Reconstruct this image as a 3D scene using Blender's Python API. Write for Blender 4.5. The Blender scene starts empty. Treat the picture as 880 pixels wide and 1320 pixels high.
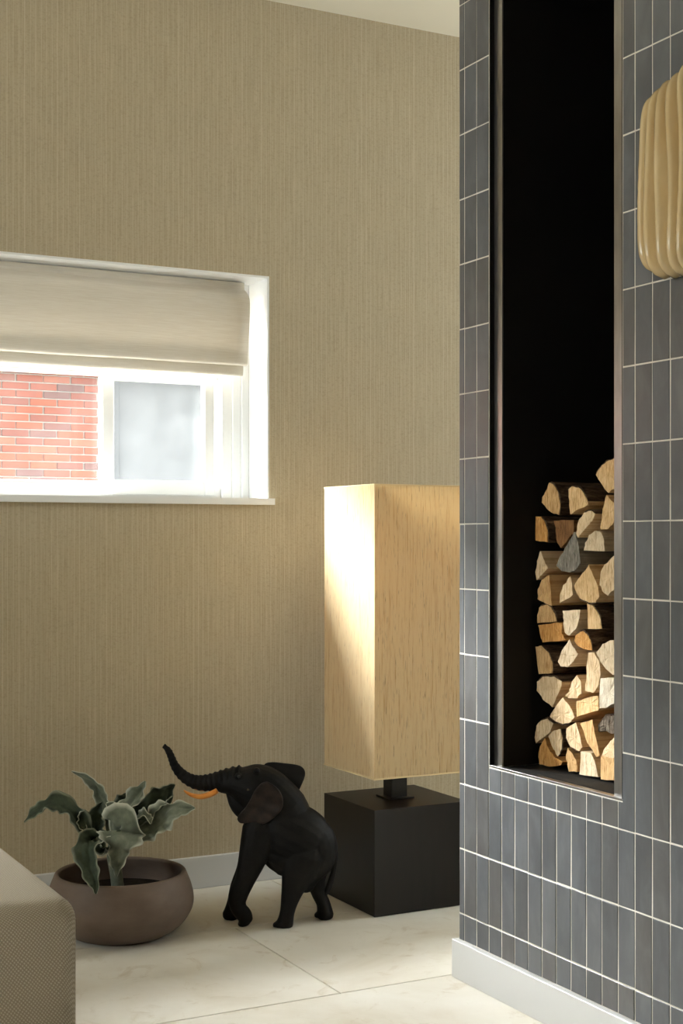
import bpy, bmesh, math, random
from mathutils import Vector, Matrix, noise

scene = bpy.context.scene
COL = scene.collection
random.seed(7)

# ------------------------------------------------------------------ camera
# x runs along the window wall to the right, y runs to the window wall, z is up
YAW = math.radians(27.489)
cam_data = bpy.data.cameras.new('camera')
cam = bpy.data.objects.new('camera', cam_data)
COL.objects.link(cam)
cam.location = (0.0, 0.0, 1.02)
cam.rotation_euler = (math.radians(90), 0, -YAW)
cam_data.sensor_fit = 'VERTICAL'
cam_data.sensor_height = 36.0
cam_data.lens = 1820.0 / 1320.0 * 36.0
cam_data.shift_y = 34.0 / 1320.0
cam_data.clip_start = 0.02
scene.camera = cam

# ------------------------------------------------------------------ world, daylight, exposure
SKY = 20.0
world = bpy.data.worlds.new('sky')
scene.world = world
world.use_nodes = True
bg = world.node_tree.nodes['Background']
bg.inputs['Color'].default_value = (0.90, 0.96, 1.0, 1)
bg.inputs['Strength'].default_value = SKY

# hazy sun standing behind the neighbouring house, a broad soft glow through the small window
SUN_EL, SUN_AZ = math.radians(39), math.radians(48)
sun_data = bpy.data.lights.new('hazy_sun', 'SUN')
sun_data.energy = 110.0
sun_data.angle = math.radians(50)
sun_data.color = (1.0, 0.99, 0.98)
sun = bpy.data.objects.new('hazy_sun', sun_data)
COL.objects.link(sun)
sun.rotation_euler = Vector((math.sin(SUN_AZ) * math.cos(SUN_EL), -math.cos(SUN_AZ) * math.cos(SUN_EL), -math.sin(SUN_EL))).to_track_quat('-Z', 'Y').to_euler()

scene.view_settings.view_transform = 'Standard'
scene.view_settings.look = 'None'
scene.view_settings.gamma = 1.0
scene.view_settings.use_curve_mapping = False
scene.view_settings.exposure = 0.0
scene.cycles.max_bounces = 10
scene.cycles.diffuse_bounces = 5
scene.cycles.glossy_bounces = 4
scene.cycles.transmission_bounces = 8
scene.cycles.transparent_max_bounces = 12
scene.cycles.sample_clamp_indirect = 6.0
scene.cycles.caustics_reflective = False
scene.cycles.caustics_refractive = False


def portal(name, loc, rot, sx, sy):
    l = bpy.data.lights.new(name, 'AREA')
    l.shape = 'RECTANGLE'
    l.size, l.size_y = sx, sy
    l.cycles.is_portal = True
    o = bpy.data.objects.new(name, l)
    COL.objects.link(o)
    o.location = loc
    o.rotation_euler = rot
    return o


R90 = math.radians(90)
# daylight portals: the small window in the back wall and two unseen windows added for fill light
portal('window_daylight', (0.93, 4.16, 1.47), (-R90, 0, 0), 1.7, 0.70)
portal('left_fill_portal', (-3.12, 2.7, 1.7), (R90, 0, -R90), 1.5, 1.0)
portal('side_fill_portal', (4.52, 2.9, 1.7), (R90, 0, R90), 1.5, 0.9)

# ------------------------------------------------------------------ material helpers


class Mat:
    def __init__(self, name, color=(0.5, 0.5, 0.5), rough=0.5, spec=0.5, metal=0.0):
        self.m = bpy.data.materials.new(name)
        self.m.use_nodes = True
        self.nt = self.m.node_tree
        self.b = self.nt.nodes['Principled BSDF']
        self.out = self.nt.nodes['Material Output']
        self.b.inputs['Base Color'].default_value = (*color, 1)
        self.b.inputs['Roughness'].default_value = rough
        self.b.inputs['Specular IOR Level'].default_value = spec
        self.b.inputs['Metallic'].default_value = metal

    def n(self, kind, **kw):
        nd = self.nt.nodes.new(kind)
        for k, v in kw.items():
            if k.startswith('i_'):
                nd.inputs[k[2:].replace('_', ' ')].default_value = v
            else:
                setattr(nd, k, v)
        return nd

    def l(self, a, b):
        self.nt.links.new(a, b)

    def coords(self, scale=(1, 1, 1), kind='Object', rot=(0, 0, 0)):
        tc = self.n('ShaderNodeTexCoord')
        mp = self.n('ShaderNodeMapping')
        mp.inputs['Scale'].default_value = scale
        mp.inputs['Rotation'].default_value = rot
        self.l(tc.outputs[kind], mp.inputs['Vector'])
        return mp.outputs['Vector']

    def noise(self, vec, scale=5.0, detail=4.0, rough=0.55, dist=0.0):
        t = self.n('ShaderNodeTexNoise')
        t.inputs['Scale'].default_value = scale
        t.inputs['Detail'].default_value = detail
        t.inputs['Roughness'].default_value = rough
        t.inputs['Distortion'].default_value = dist
        if vec is not None:
            self.l(vec, t.inputs['Vector'])
        return t.outputs['Fac']

    def ramp(self, fac, stops):
        r = self.n('ShaderNodeValToRGB')
        e = r.color_ramp.elements
        e.remove(e[1])
        for k, (pos, c) in enumerate(stops):
            el_ = e[0] if k == 0 else e.new(pos)
            if k == 0:
                el_.position = pos
            el_.color = (*c, 1) if len(c) == 3 else c
        self.l(fac, r.inputs['Fac'])
        return r.outputs['Color']

    def mix(self, a, b, fac, mode='MIX'):
        m = self.n('ShaderNodeMix')
        m.data_type = 'RGBA'
        m.blend_type = mode
        for sock, v in ((m.inputs[6], a), (m.inputs[7], b)):
            if isinstance(v, tuple):
                sock.default_value = (*v, 1)
            else:
                self.l(v, sock)
        if isinstance(fac, (int, float)):
            m.inputs[0].default_value = fac
        else:
            self.l(fac, m.inputs[0])
        return m.outputs[2]

    def math(self, op, a, b=0.0):
        m = self.n('ShaderNodeMath')
        m.operation = op
        for k, v in ((0, a), (1, b)):
            if isinstance(v, (int, float)):
                m.inputs[k].default_value = v
            else:
                self.l(v, m.inputs[k])
        return m.outputs[0]

    def color(self, c):
        self.l(c, self.b.inputs['Base Color'])
        return self

    def bump(self, h, strength=0.3, dist=0.002):
        bp = self.n('ShaderNodeBump')
        bp.inputs['Strength'].default_value = strength
        bp.inputs['Distance'].default_value = dist
        self.l(h, bp.inputs['Height'])
        self.l(bp.outputs['Normal'], self.b.inputs['Normal'])
        return bp.outputs['Normal']


def g(v):
    """sRGB 0-255 triple to linear"""
    return tuple(((c / 255.0 + 0.055) / 1.055) ** 2.4 if c > 10 else c / 255.0 / 12.92 for c in v)


# wallpaper: vertical woven strands
m = Mat('wallpaper', rough=0.85, spec=0.2)
v1 = m.noise(m.coords((420, 420, 7)), 1.0, 3, 0.6)
v2 = m.noise(m.coords((95, 95, 0.7)), 1.0, 2, 0.5)
v3 = m.noise(m.coords((170, 170, 260)), 1.0, 2, 0.6)
sx = m.n('ShaderNodeSeparateXYZ')
m.l(m.coords(), sx.inputs[0])
wob = m.math('MULTIPLY', m.noise(m.coords((60, 60, 0.2)), 1.0, 2), 5.0)
thread = m.ramp(m.math('SINE', m.math('ADD', m.math('MULTIPLY', sx.outputs['X'], 6.2832 / 0.0155), wob)), [(0.86, (0, 0, 0)), (0.97, (1, 1, 1))])
c = m.ramp(v1, [(0.25, g((166, 152, 126))), (0.55, g((182, 169, 144))), (0.8, g((194, 182, 158)))])
c = m.mix(c, g((150, 136, 111)), m.math('MULTIPLY', m.ramp(v3, [(0.5, (0, 0, 0)), (0.72, (1, 1, 1))]), 0.45))
c = m.mix(c, g((204, 194, 172)), m.math('MULTIPLY', thread, 0.40))
c = m.mix(c, g((170, 156, 130)), m.math('MULTIPLY', m.ramp(v2, [(0.45, (0, 0, 0)), (0.7, (1, 1, 1))]), 0.15))
m.color(c)
m.bump(m.math('ADD', v1, m.math('MULTIPLY', v3, 0.7)), 0.35, 0.0015)
WALLPAPER = m.m

m = Mat('ceiling_paint', g((232, 224, 204)), 0.9, 0.1)
m.bump(m.noise(m.coords(), 160, 3), 0.05, 0.001)
CEILING = m.m
m = Mat('plaster', g((214, 205, 186)), 0.9, 0.1)
m.bump(m.noise(m.coords(), 120, 3), 0.05, 0.001)
PLASTER = m.m
m = Mat('white_lacquer', g((206, 206, 205)), 0.38, 0.4)
m.bump(m.noise(m.coords(), 60, 2), 0.02, 0.001)
WHITE = m.m
m = Mat('window_frame_white', g((244, 244, 243)), 0.3, 0.5)
m.bump(m.noise(m.coords(), 40, 2), 0.02, 0.001)
FRAME_WHITE = m.m

# floor slabs: beige stone
m = Mat('stone_slab', rough=0.48, spec=0.35)
oi = m.n('ShaderNodeObjectInfo')
vec = m.coords((1, 1, 1))
av = m.n('ShaderNodeVectorMath')
av.operation = 'ADD'
m.l(vec, av.inputs[0])
cm = m.n('ShaderNodeCombineXYZ')
m.l(m.math('MULTIPLY', oi.outputs['Random'], 40.0), cm.inputs[0])
m.l(m.math('MULTIPLY', oi.outputs['Random'], 23.0), cm.inputs[1])
m.l(cm.outputs[0], av.inputs[1])
n1 = m.noise(av.outputs[0], 2.6, 5, 0.6, 0.6)
n2 = m.noise(av.outputs[0], 11, 6, 0.65, 1.2)
c = m.ramp(n1, [(0.3, g((200, 191, 174))), (0.52, g((216, 210, 198))), (0.72, g((225, 221, 212)))])
c = m.mix(c, g((184, 168, 142)), m.math('MULTIPLY', m.ramp(n2, [(0.56, (0, 0, 0)), (0.70, (1, 1, 1))]), 0.5))
m.color(c)
m.bump(n2, 0.06, 0.001)
STONE = m.m
m = Mat('floor_grout', g((150, 140, 124)), 0.9, 0.1)
m.color(m.mix(g((150, 140, 124)), g((120, 110, 96)), m.noise(m.coords(), 40, 3)))
FLOOR_GROUT = m.m

# wall tiles: glazed slate grey
m = Mat('slate_tile', rough=0.33, spec=0.5)
oi = m.n('ShaderNodeObjectInfo')
rnd = oi.outputs['Random']
av = m.n('ShaderNodeVectorMath')
av.operation = 'ADD'
m.l(m.coords((1, 1, 0.45)), av.inputs[0])
cm = m.n('ShaderNodeCombineXYZ')
m.l(m.math('MULTIPLY', rnd, 60.0), cm.inputs[0])
m.l(m.math('MULTIPLY', rnd, 37.0), cm.inputs[2])
m.l(cm.outputs[0], av.inputs[1])
n1 = m.noise(av.outputs[0], 22, 4, 0.6, 0.4)
n2 = m.noise(av.outputs[0], 70, 3, 0.5)
c = m.ramp(n1, [(0.3, g((66, 68, 71))), (0.5, g((82, 84, 87))), (0.7, g((102, 104, 107)))])
tint = m.ramp(rnd, [(0.0, g((90, 86, 82))), (0.45, g((76, 77, 80))), (0.75, g((88, 91, 95))), (1.0, g((100, 102, 105)))])
m.color(m.mix(c, tint, 0.5))
m.l(m.ramp(n1, [(0.1, (0.33,) * 3), (0.9, (0.39,) * 3)]), m.b.inputs['Roughness'])
m.bump(m.math('ADD', n1, m.math('MULTIPLY', n2, 0.1)), 0.05, 0.001)
TILE = m.m
m = Mat('tile_grout', g((226, 222, 212)), 0.85, 0.1)
m.color(m.mix(g((232, 228, 218)), g((205, 200, 188)), m.noise(m.coords(), 60, 3)))
GROUT = m.m

# steel and soot-black niche
m = Mat('blackened_steel', g((62, 60, 58)), 0.3, 0.5, 0.95)
n1 = m.noise(m.coords((1, 1, 0.3)), 30, 4)
m.color(m.ramp(n1, [(0.3, g((146, 143, 140))), (0.7, g((172, 169, 166)))]))
STEEL = m.m
m = Mat('niche_black', g((16, 15, 14)), 0.75, 0.2)
m.color(m.mix(g((14, 13, 12)), g((22, 20, 18)), m.noise(m.coords(), 18, 3)))
NICHE_BLACK = m.m

# fabric of the lamp shade: slubby raw silk, light passes through
m = Mat('raw_silk', rough=0.9, spec=0.05)
sl = m.noise(m.coords((420, 420, 11)), 1.0, 3, 0.6)
sl2 = m.noise(m.coords((620, 620, 26)), 1.0, 2, 0.55)
c = m.ramp(sl, [(0.0, g((236, 217, 180))), (0.52, g((237, 219, 183))), (0.68, g((214, 184, 136))), (0.82, g((168, 130, 84)))])
c = m.mix(c, g((120, 84, 50)), m.math('MULTIPLY', m.ramp(sl2, [(0.64, (0, 0, 0)), (0.74, (1, 1, 1))]), 0.75))
m.color(c)
tr = m.n('ShaderNodeBsdfTranslucent')
m.l(c, tr.inputs['Color'])
mx = m.n('ShaderNodeMixShader')
mx.inputs[0].default_value = 0.5
m.l(m.b.outputs[0], mx.inputs[1])
m.l(tr.outputs[0], mx.inputs[2])
m.l(mx.outputs[0], m.out.inputs['Surface'])
SILK = m.m
m = Mat('shade_trim', g((222, 200, 158)), 0.9, 0.05)
m.bump(m.noise(m.coords((300, 300, 300)), 1, 2), 0.2, 0.0005)
SHADE_TRIM = m.m
m = Mat('dark_wood_stain', g((24, 19, 16)), 0.4, 0.3)
n1 = m.noise(m.coords((40, 40, 3)), 1.0, 4)
m.color(m.ramp(n1, [(0.3, g((10, 8, 7))), (0.7, g((20, 15, 13)))]))
DARK_WOOD = m.m
m = Mat('black_metal', g((14, 14, 14)), 0.4, 0.5)
m.bump(m.noise(m.coords(), 200, 2), 0.03, 0.0005)
BLACK_METAL = m.m
m = Mat('bulb_glass', g((240, 238, 230)), 0.3, 0.5)
m.bump(m.noise(m.coords(), 50, 1), 0.01, 0.0005)
BULB = m.m

# roman blind linen
m = Mat('blind_linen', rough=0.85, spec=0.1)
w1 = m.noise(m.coords((14, 300, 500)), 1.0, 3, 0.6)
w2 = m.noise(m.coords((3, 40, 60)), 1.0, 3, 0.6)
c = m.ramp(w1, [(0.3, g((222, 213, 197))), (0.7, g((238, 232, 220)))])
c = m.mix(c, g((224, 212, 194)), m.math('MULTIPLY', w2, 0.4))
m.color(c)
m.bump(w1, 0.15, 0.001)
tr = m.n('ShaderNodeBsdfTranslucent')
m.l(c, tr.inputs['Color'])
mx = m.n('ShaderNodeMixShader')
mx.inputs[0].default_value = 0.10
m.l(m.b.outputs[0], mx.inputs[1])
m.l(tr.outputs[0], mx.inputs[2])
m.l(mx.outputs[0], m.out.inputs['Surface'])
LINEN = m.m

m = Mat('window_glass')
lw = m.n('ShaderNodeLayerWeight')
refl = m.math('ADD', 0.02, m.math('MULTIPLY', m.math('POWER', lw.outputs['Facing'], 5.0), 0.8))
tp = m.n('ShaderNodeBsdfTransparent')
tp.inputs['Color'].default_value = (0.97, 0.985, 0.98, 1)
gl = m.n('ShaderNodeBsdfGlossy')
gl.inputs['Roughness'].default_value = 0.02
mx = m.n('ShaderNodeMixShader')
m.l(refl, mx.inputs[0])
m.l(tp.outputs[0], mx.inputs[1])
m.l(gl.outputs[0], mx.inputs[2])
glare_veil = m.n('ShaderNodeBsdfTranslucent')  # glare haze over the view, put into the glass as a pale film
glare_veil.inputs['Color'].default_value = (0.9, 0.9, 0.9, 1)
mx2 = m.n('ShaderNodeMixShader')
m.l(m.math('MULTIPLY', m.noise(m.coords(), 9, 3), 0.012), mx2.inputs[0])
m.l(mx.outputs[0], mx2.inputs[1])
m.l(glare_veil.outputs[0], mx2.inputs[2])
m.l(mx2.outputs[0], m.out.inputs['Surface'])
GLASS = m.m

# exterior
m = Mat('red_brick', rough=0.85, spec=0.15)
oi = m.n('ShaderNodeObjectInfo')
c = m.ramp(oi.outputs['Random'], [(0.0, g((116, 54, 34))), (0.35, g((130, 62, 38))), (0.6, g((104, 54, 42))), (0.8, g((86, 62, 60))), (1.0, g((138, 76, 50)))])
m.color(m.mix(c, g((90, 62, 52)), m.math('MULTIPLY', m.noise(m.coords(), 30, 4), 0.5)))
m.bump(m.noise(m.coords(), 90, 4), 0.3, 0.004)
BRICK = m.m
m = Mat('mortar', g((84, 80, 76)), 0.95, 0.1)
m.color(m.mix(g((136, 128, 120)), g((116, 110, 102)), m.noise(m.coords(), 20, 3)))
MORTAR = m.m
m = Mat('far_brickwork', rough=0.9, spec=0.1)
bt = m.n('ShaderNodeTexBrick')
bt.inputs['Color1'].default_value = (*g((136, 68, 44)), 1)
bt.inputs['Color2'].default_value = (*g((112, 62, 46)), 1)
bt.inputs['Mortar'].default_value = (*g((104, 98, 92)), 1)
bt.inputs['Scale'].default_value = 1.0
bt.inputs['Mortar Size'].default_value = 0.006
bt.inputs['Brick Width'].default_value = 0.22
bt.inputs['Row Height'].default_value = 0.062
m.l(m.coords(rot=(R90, 0, 0)), bt.inputs['Vector'])
m.color(bt.outputs['Color'])
FAR_BRICK = m.m
m = Mat('grey_cladding', g((84, 86, 90)), 0.6, 0.3)
m.color(m.mix(g((58, 57, 59)), g((66, 65, 67)), m.noise(m.coords(), 6, 3)))
CLADDING = m.m
m = Mat('paving', g((96, 94, 90)), 0.9, 0.1)
m.color(m.mix(g((90, 88, 84)), g((102, 100, 96)), m.noise(m.coords(), 3, 4)))
PAVING = m.m
m = Mat('roof_board', g((120, 118, 114)), 0.8, 0.1)
m.color(m.mix(g((118, 116, 112)), g((126, 124, 120)), m.noise(m.coords(), 8, 3)))
ROOF = m.m

# upholstery: basket weave
m = Mat('woven_upholstery', rough=0.95, spec=0.05)
uv = m.coords()
jit = m.noise(uv, 40, 3)
strands = []
for d_ in ((1.0, 1.0, 1.0), (1.0, -1.0, -0.75)):
    dp = m.n('ShaderNodeVectorMath')
    dp.operation = 'DOT_PRODUCT'
    m.l(uv, dp.inputs[0])
    dp.inputs[1].default_value = d_
    ph_ = m.math('ADD', m.math('MULTIPLY', dp.outputs['Value'], 6.2832 / 0.0062), m.math('MULTIPLY', jit, 7.0))
    strands.append(m.math('ADD', m.math('MULTIPLY', m.math('SINE', ph_), 0.5), 0.5))
hgt = m.math('MULTIPLY', strands[0], strands[1])
c = m.ramp(hgt, [(0.0, g((170, 160, 145))), (0.4, g((198, 189, 174))), (1.0, g((220, 212, 198)))])
m.color(c)
m.bump(hgt, 0.45, 0.002)
UPHOLSTERY = m.m

# pot, soil, leaves
m = Mat('brown_stoneware', rough=0.6, spec=0.3)
n1 = m.noise(m.coords((1, 1, 2)), 9, 4)
m.color(m.ramp(n1, [(0.3, g((88, 74, 64))), (0.7, g((106, 91, 80)))]))
m.bump(m.noise(m.coords((1, 1, 6)), 40, 3), 0.06, 0.001)
STONEWARE = m.m
m = Mat('soil', g((22, 18, 15)), 0.95, 0.1)
m.color(m.mix(g((16, 13, 11)), g((38, 30, 24)), m.noise(m.coords(), 60, 4)))
m.bump(m.noise(m.coords(), 90, 4), 0.8, 0.006)
SOIL = m.m
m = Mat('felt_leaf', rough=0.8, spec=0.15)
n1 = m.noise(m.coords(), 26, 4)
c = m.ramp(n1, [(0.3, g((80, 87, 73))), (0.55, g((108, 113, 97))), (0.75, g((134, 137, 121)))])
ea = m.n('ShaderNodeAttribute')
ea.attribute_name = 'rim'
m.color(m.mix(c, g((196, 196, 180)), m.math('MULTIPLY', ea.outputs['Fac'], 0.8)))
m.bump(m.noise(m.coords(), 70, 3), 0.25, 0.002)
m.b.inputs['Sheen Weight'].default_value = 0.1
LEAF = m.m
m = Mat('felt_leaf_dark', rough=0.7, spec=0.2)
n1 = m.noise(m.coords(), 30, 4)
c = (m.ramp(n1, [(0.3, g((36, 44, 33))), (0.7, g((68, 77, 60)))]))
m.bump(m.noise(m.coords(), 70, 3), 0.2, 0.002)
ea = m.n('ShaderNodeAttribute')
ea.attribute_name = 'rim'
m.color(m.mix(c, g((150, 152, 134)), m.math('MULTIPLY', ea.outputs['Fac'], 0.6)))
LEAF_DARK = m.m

# elephant
m = Mat('ebony', rough=0.58, spec=0.14)
n1 = m.noise(m.coords((1, 1, 1)), 60, 5, 0.6)
n2 = m.noise(m.coords((90, 90, 420)), 1.0, 3)
m.color(m.ramp(n1, [(0.35, g((8, 7, 7))), (0.7, g((20, 18, 16)))]))
m.bump(m.math('ADD', m.math('MULTIPLY', n1, 0.7), m.math('MULTIPLY', n2, 0.5)), 0.35, 0.0015)
EBONY = m.m
m = Mat('ebony_brown', rough=0.5, spec=0.18)
n1 = m.noise(m.coords(), 45, 5, 0.6)
m.color(m.ramp(n1, [(0.3, g((14, 11, 10))), (0.7, g((44, 33, 27)))]))
m.bump(n1, 0.3, 0.002)
EBONY_BROWN = m.m
m = Mat('amber_ivory', rough=0.35, spec=0.45)
m.color(m.ramp(m.noise(m.coords((40, 160, 160)), 1, 3), [(0.3, g((190, 112, 38))), (0.7, g((214, 144, 66)))]))
AMBER = m.m

# glazed ceramic
m = Mat('glazed_ceramic', rough=0.2, spec=0.5)
n1 = m.noise(m.coords((1, 1, 0.4)), 14, 4)
m.color(m.ramp(n1, [(0.3, g((194, 168, 122))), (0.7, g((212, 190, 148)))]))
m.bump(m.noise(m.coords(), 60, 4), 0.12, 0.002)
m.b.inputs['Coat Weight'].default_value = 0.4
m.b.inputs['Coat Roughness'].default_value = 0.12
CERAMIC = m.m


# log ends: tone ramps; split sides; bark
def wood_end(name, dark, mid, light):
    m = Mat(name, rough=0.85, spec=0.15)
    oi = m.n('ShaderNodeObjectInfo')
    av = m.n('ShaderNodeVectorMath')
    av.operation = 'ADD'
    m.l(m.coords(), av.inputs[0])
    cm = m.n('ShaderNodeCombineXYZ')
    m.l(m.math('MULTIPLY', oi.outputs['Random'], 31.0), cm.inputs[1])
    m.l(m.math('MULTIPLY', oi.outputs['Random'], 17.0), cm.inputs[2])
    m.l(cm.outputs[0], av.inputs[1])
    sw = m.n('ShaderNodeMapping')
    sw.inputs['Rotation'].default_value = (0.7, 0, 0)
    sw.inputs['Scale'].default_value = (1, 260, 30)
    m.l(av.outputs[0], sw.inputs['Vector'])
    grain = m.noise(sw.outputs[0], 1.0, 4, 0.65, 0.3)
    blot = m.noise(av.outputs[0], 26, 4, 0.6)
    fine = m.noise(av.outputs[0], 420, 3, 0.6)
    c = m.ramp(grain, [(0.36, dark), (0.5, mid), (0.66, light)])
    c = m.mix(c, mid, m.math('MULTIPLY', fine, 0.5))
    c = m.mix(c, dark, m.math('MULTIPLY', m.ramp(blot, [(0.5, (0, 0, 0)), (0.75, (1, 1, 1))]), 0.55))
    m.color(c)
    m.bump(m.math('ADD', grain, m.math('MULTIPLY', fine, 0.6)), 0.6, 0.003)
    return m.m


TONES = {
    'honey': wood_end('wood_end_honey', g((180, 132, 78)), g((228, 192, 142)), g((242, 214, 170))),
    'tan': wood_end('wood_end_tan', g((164, 118, 70)), g((212, 172, 120)), g((230, 196, 148))),
    'orange': wood_end('wood_end_orange', g((152, 94, 44)), g((204, 150, 86)), g((224, 180, 120))),
    'pale': wood_end('wood_end_pale', g((188, 150, 106)), g((232, 204, 164)), g((244, 222, 188))),
    'cream': wood_end('wood_end_cream', g((176, 148, 114)), g((222, 200, 168)), g((238, 222, 196))),
    'white': wood_end('wood_end_white', g((190, 168, 138)), g((230, 216, 194)), g((242, 232, 216))),
    'brown': wood_end('wood_end_shaded', g((92, 62, 36)), g((130, 94, 60)), g((150, 112, 76))),  # darkened tone: shade on one log end put into its colour
    'grey': wood_end('wood_end_grey', g((70, 66, 60)), g((130, 124, 114)), g((166, 160, 148))),
    'bark': wood_end('wood_end_bark', g((50, 40, 32)), g((96, 84, 72)), g((150, 140, 126))),
}
m = Mat('split_wood_side', rough=0.85, spec=0.15)
gr = m.noise(m.coords((4, 160, 160)), 1.0, 4, 0.6)
m.color(m.ramp(gr, [(0.3, g((120, 84, 50))), (0.55, g((170, 130, 84))), (0.75, g((196, 156, 108)))]))
m.bump(gr, 0.6, 0.003)
SPLIT = m.m
m = Mat('bark', rough=0.95, spec=0.1)
gr = m.noise(m.coords((22, 110, 110)), 1.0, 5, 0.65, 0.5)
m.color(m.ramp(gr, [(0.35, g((44, 33, 25))), (0.55, g((88, 69, 54))), (0.72, g((128, 108, 88)))]))
m.bump(gr, 1.0, 0.006)
BARK = m.m

# ------------------------------------------------------------------ object helpers


def tag(o, label=None, cat=None, group=None, kind=None):
    if label:
        o['label'] = label
    if cat:
        o['category'] = cat
    if group:
        o['group'] = group
    if kind:
        o['kind'] = kind
    return o


def empty(name, loc=(0, 0, 0), rz=0.0):
    o = bpy.data.objects.new(name, None)
    o.empty_display_size = 0.05
    COL.objects.link(o)
    o.location = loc
    o.rotation_euler = (0, 0, rz)
    return o


def link_mesh(name, me, mat, parent=None, loc=(0, 0, 0)):
    o = bpy.data.objects.new(name, me)
    COL.objects.link(o)
    o.location = loc
    if mat is not None:
        me.materials.clear()
        me.materials.append(mat)
    if parent is not None:
        o.parent = parent
    return o


def pymesh(name, verts, faces, mat, parent=None, loc=(0, 0, 0), smooth=False):
    """verts relative to loc; loc relative to the parent"""
    me = bpy.data.meshes.new(name)
    me.from_pydata([tuple(v) for v in verts], [], faces)
    me.update()
    if smooth:
        me.shade_smooth()
    return link_mesh(name, me, mat, parent, loc)


def from_bm(name, bm, mat, parent=None, loc=(0, 0, 0), smooth=False):
    me = bpy.data.meshes.new(name)
    bmesh.ops.recalc_face_normals(bm, faces=bm.faces)
    bm.to_mesh(me)
    bm.free()
    if smooth:
        me.shade_smooth()
    return link_mesh(name, me, mat, parent, loc)


def bm_box(bm, lo, hi):
    vs = [bm.verts.new((x, y, z)) for x in (lo[0], hi[0]) for y in (lo[1], hi[1]) for z in (lo[2], hi[2])]
    for f in ((0, 1, 3, 2), (4, 6, 7, 5), (0, 4, 5, 1), (2, 3, 7, 6), (0, 2, 6, 4), (1, 5, 7, 3)):
        bm.faces.new([vs[i] for i in f])
    return vs


def boxes(name, blist, mat, parent=None, bevel=0.0, seg=2, loc=(0, 0, 0)):
    bm = bmesh.new()
    for lo, hi in blist:
        bm_box(bm, lo, hi)
    if bevel > 0:
        bmesh.ops.bevel(bm, geom=list(bm.edges), offset=bevel, segments=seg, profile=0.5, affect='EDGES')
    return from_bm(name, bm, mat, parent, loc)


def loft(bm, rings, cap=True):
    """rings: lists of equal length of points"""
    rv = [[bm.verts.new(p) for p in r] for r in rings]
    n = len(rings[0])
    for a, b in zip(rv, rv[1:]):
        for k in range(n):
            bm.faces.new((a[k], a[(k + 1) % n], b[(k + 1) % n], b[k]))
    if cap:
        bm.faces.new(rv[0][::-1])
        bm.faces.new(rv[-1])


def catmull(pts, per):
    """smooth resampling of tuples of numbers"""
    out = []
    n = len(pts)
    for i in range(n - 1):
        p0 = pts[max(i - 1, 0)]
        p1, p2 = pts[i], pts[i + 1]
        p3 = pts[min(i + 2, n - 1)]
        for k in range(per):
            t = k / per
            out.append(tuple(0.5 * (2 * b + (c - a) * t + (2 * a - 5 * b + 4 * c - d) * t * t + (3 * b - a - 3 * c + d) * t ** 3)
                             for a, b, c, d in zip(p0, p1, p2, p3)))
    out.append(tuple(pts[-1]))
    return out


def lathe(bm, prof, seg=48, c=(0, 0)):
    rings = [[(c[0] + r * math.cos(2 * math.pi * k / seg), c[1] + r * math.sin(2 * math.pi * k / seg), z)
              for k in range(seg)] for r, z in prof]
    loft(bm, rings, True)


def tube(bm, pts, rads, seg=10):
    """round tube along 3d points"""
    pts = [Vector(p) for p in pts]
    rings = []
    up = Vector((0.13, 0.31, 0.94))
    for i, p in enumerate(pts):
        t = (pts[min(i + 1, len(pts) - 1)] - pts[max(i - 1, 0)]).normalized()
        a = t.cross(up)
        if a.length < 0.1:
            a = t.cross(Vector((1, 0, 0)))
        a.normalize()
        b = t.cross(a).normalized()
        r = rads[i] if isinstance(rads, (list, tuple)) else rads
        rings.append([p + (a * math.cos(2 * math.pi * k / seg) + b * math.sin(2 * math.pi * k / seg)) * r for k in range(seg)])
    loft(bm, rings, True)


def bake(o):
    """replace the object's mesh by its modified mesh"""
    dg = bpy.context.evaluated_depsgraph_get()
    me = bpy.data.meshes.new_from_object(o.evaluated_get(dg))
    me.name = o.data.name
    o.modifiers.clear()
    o.data = me
    return o

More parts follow.
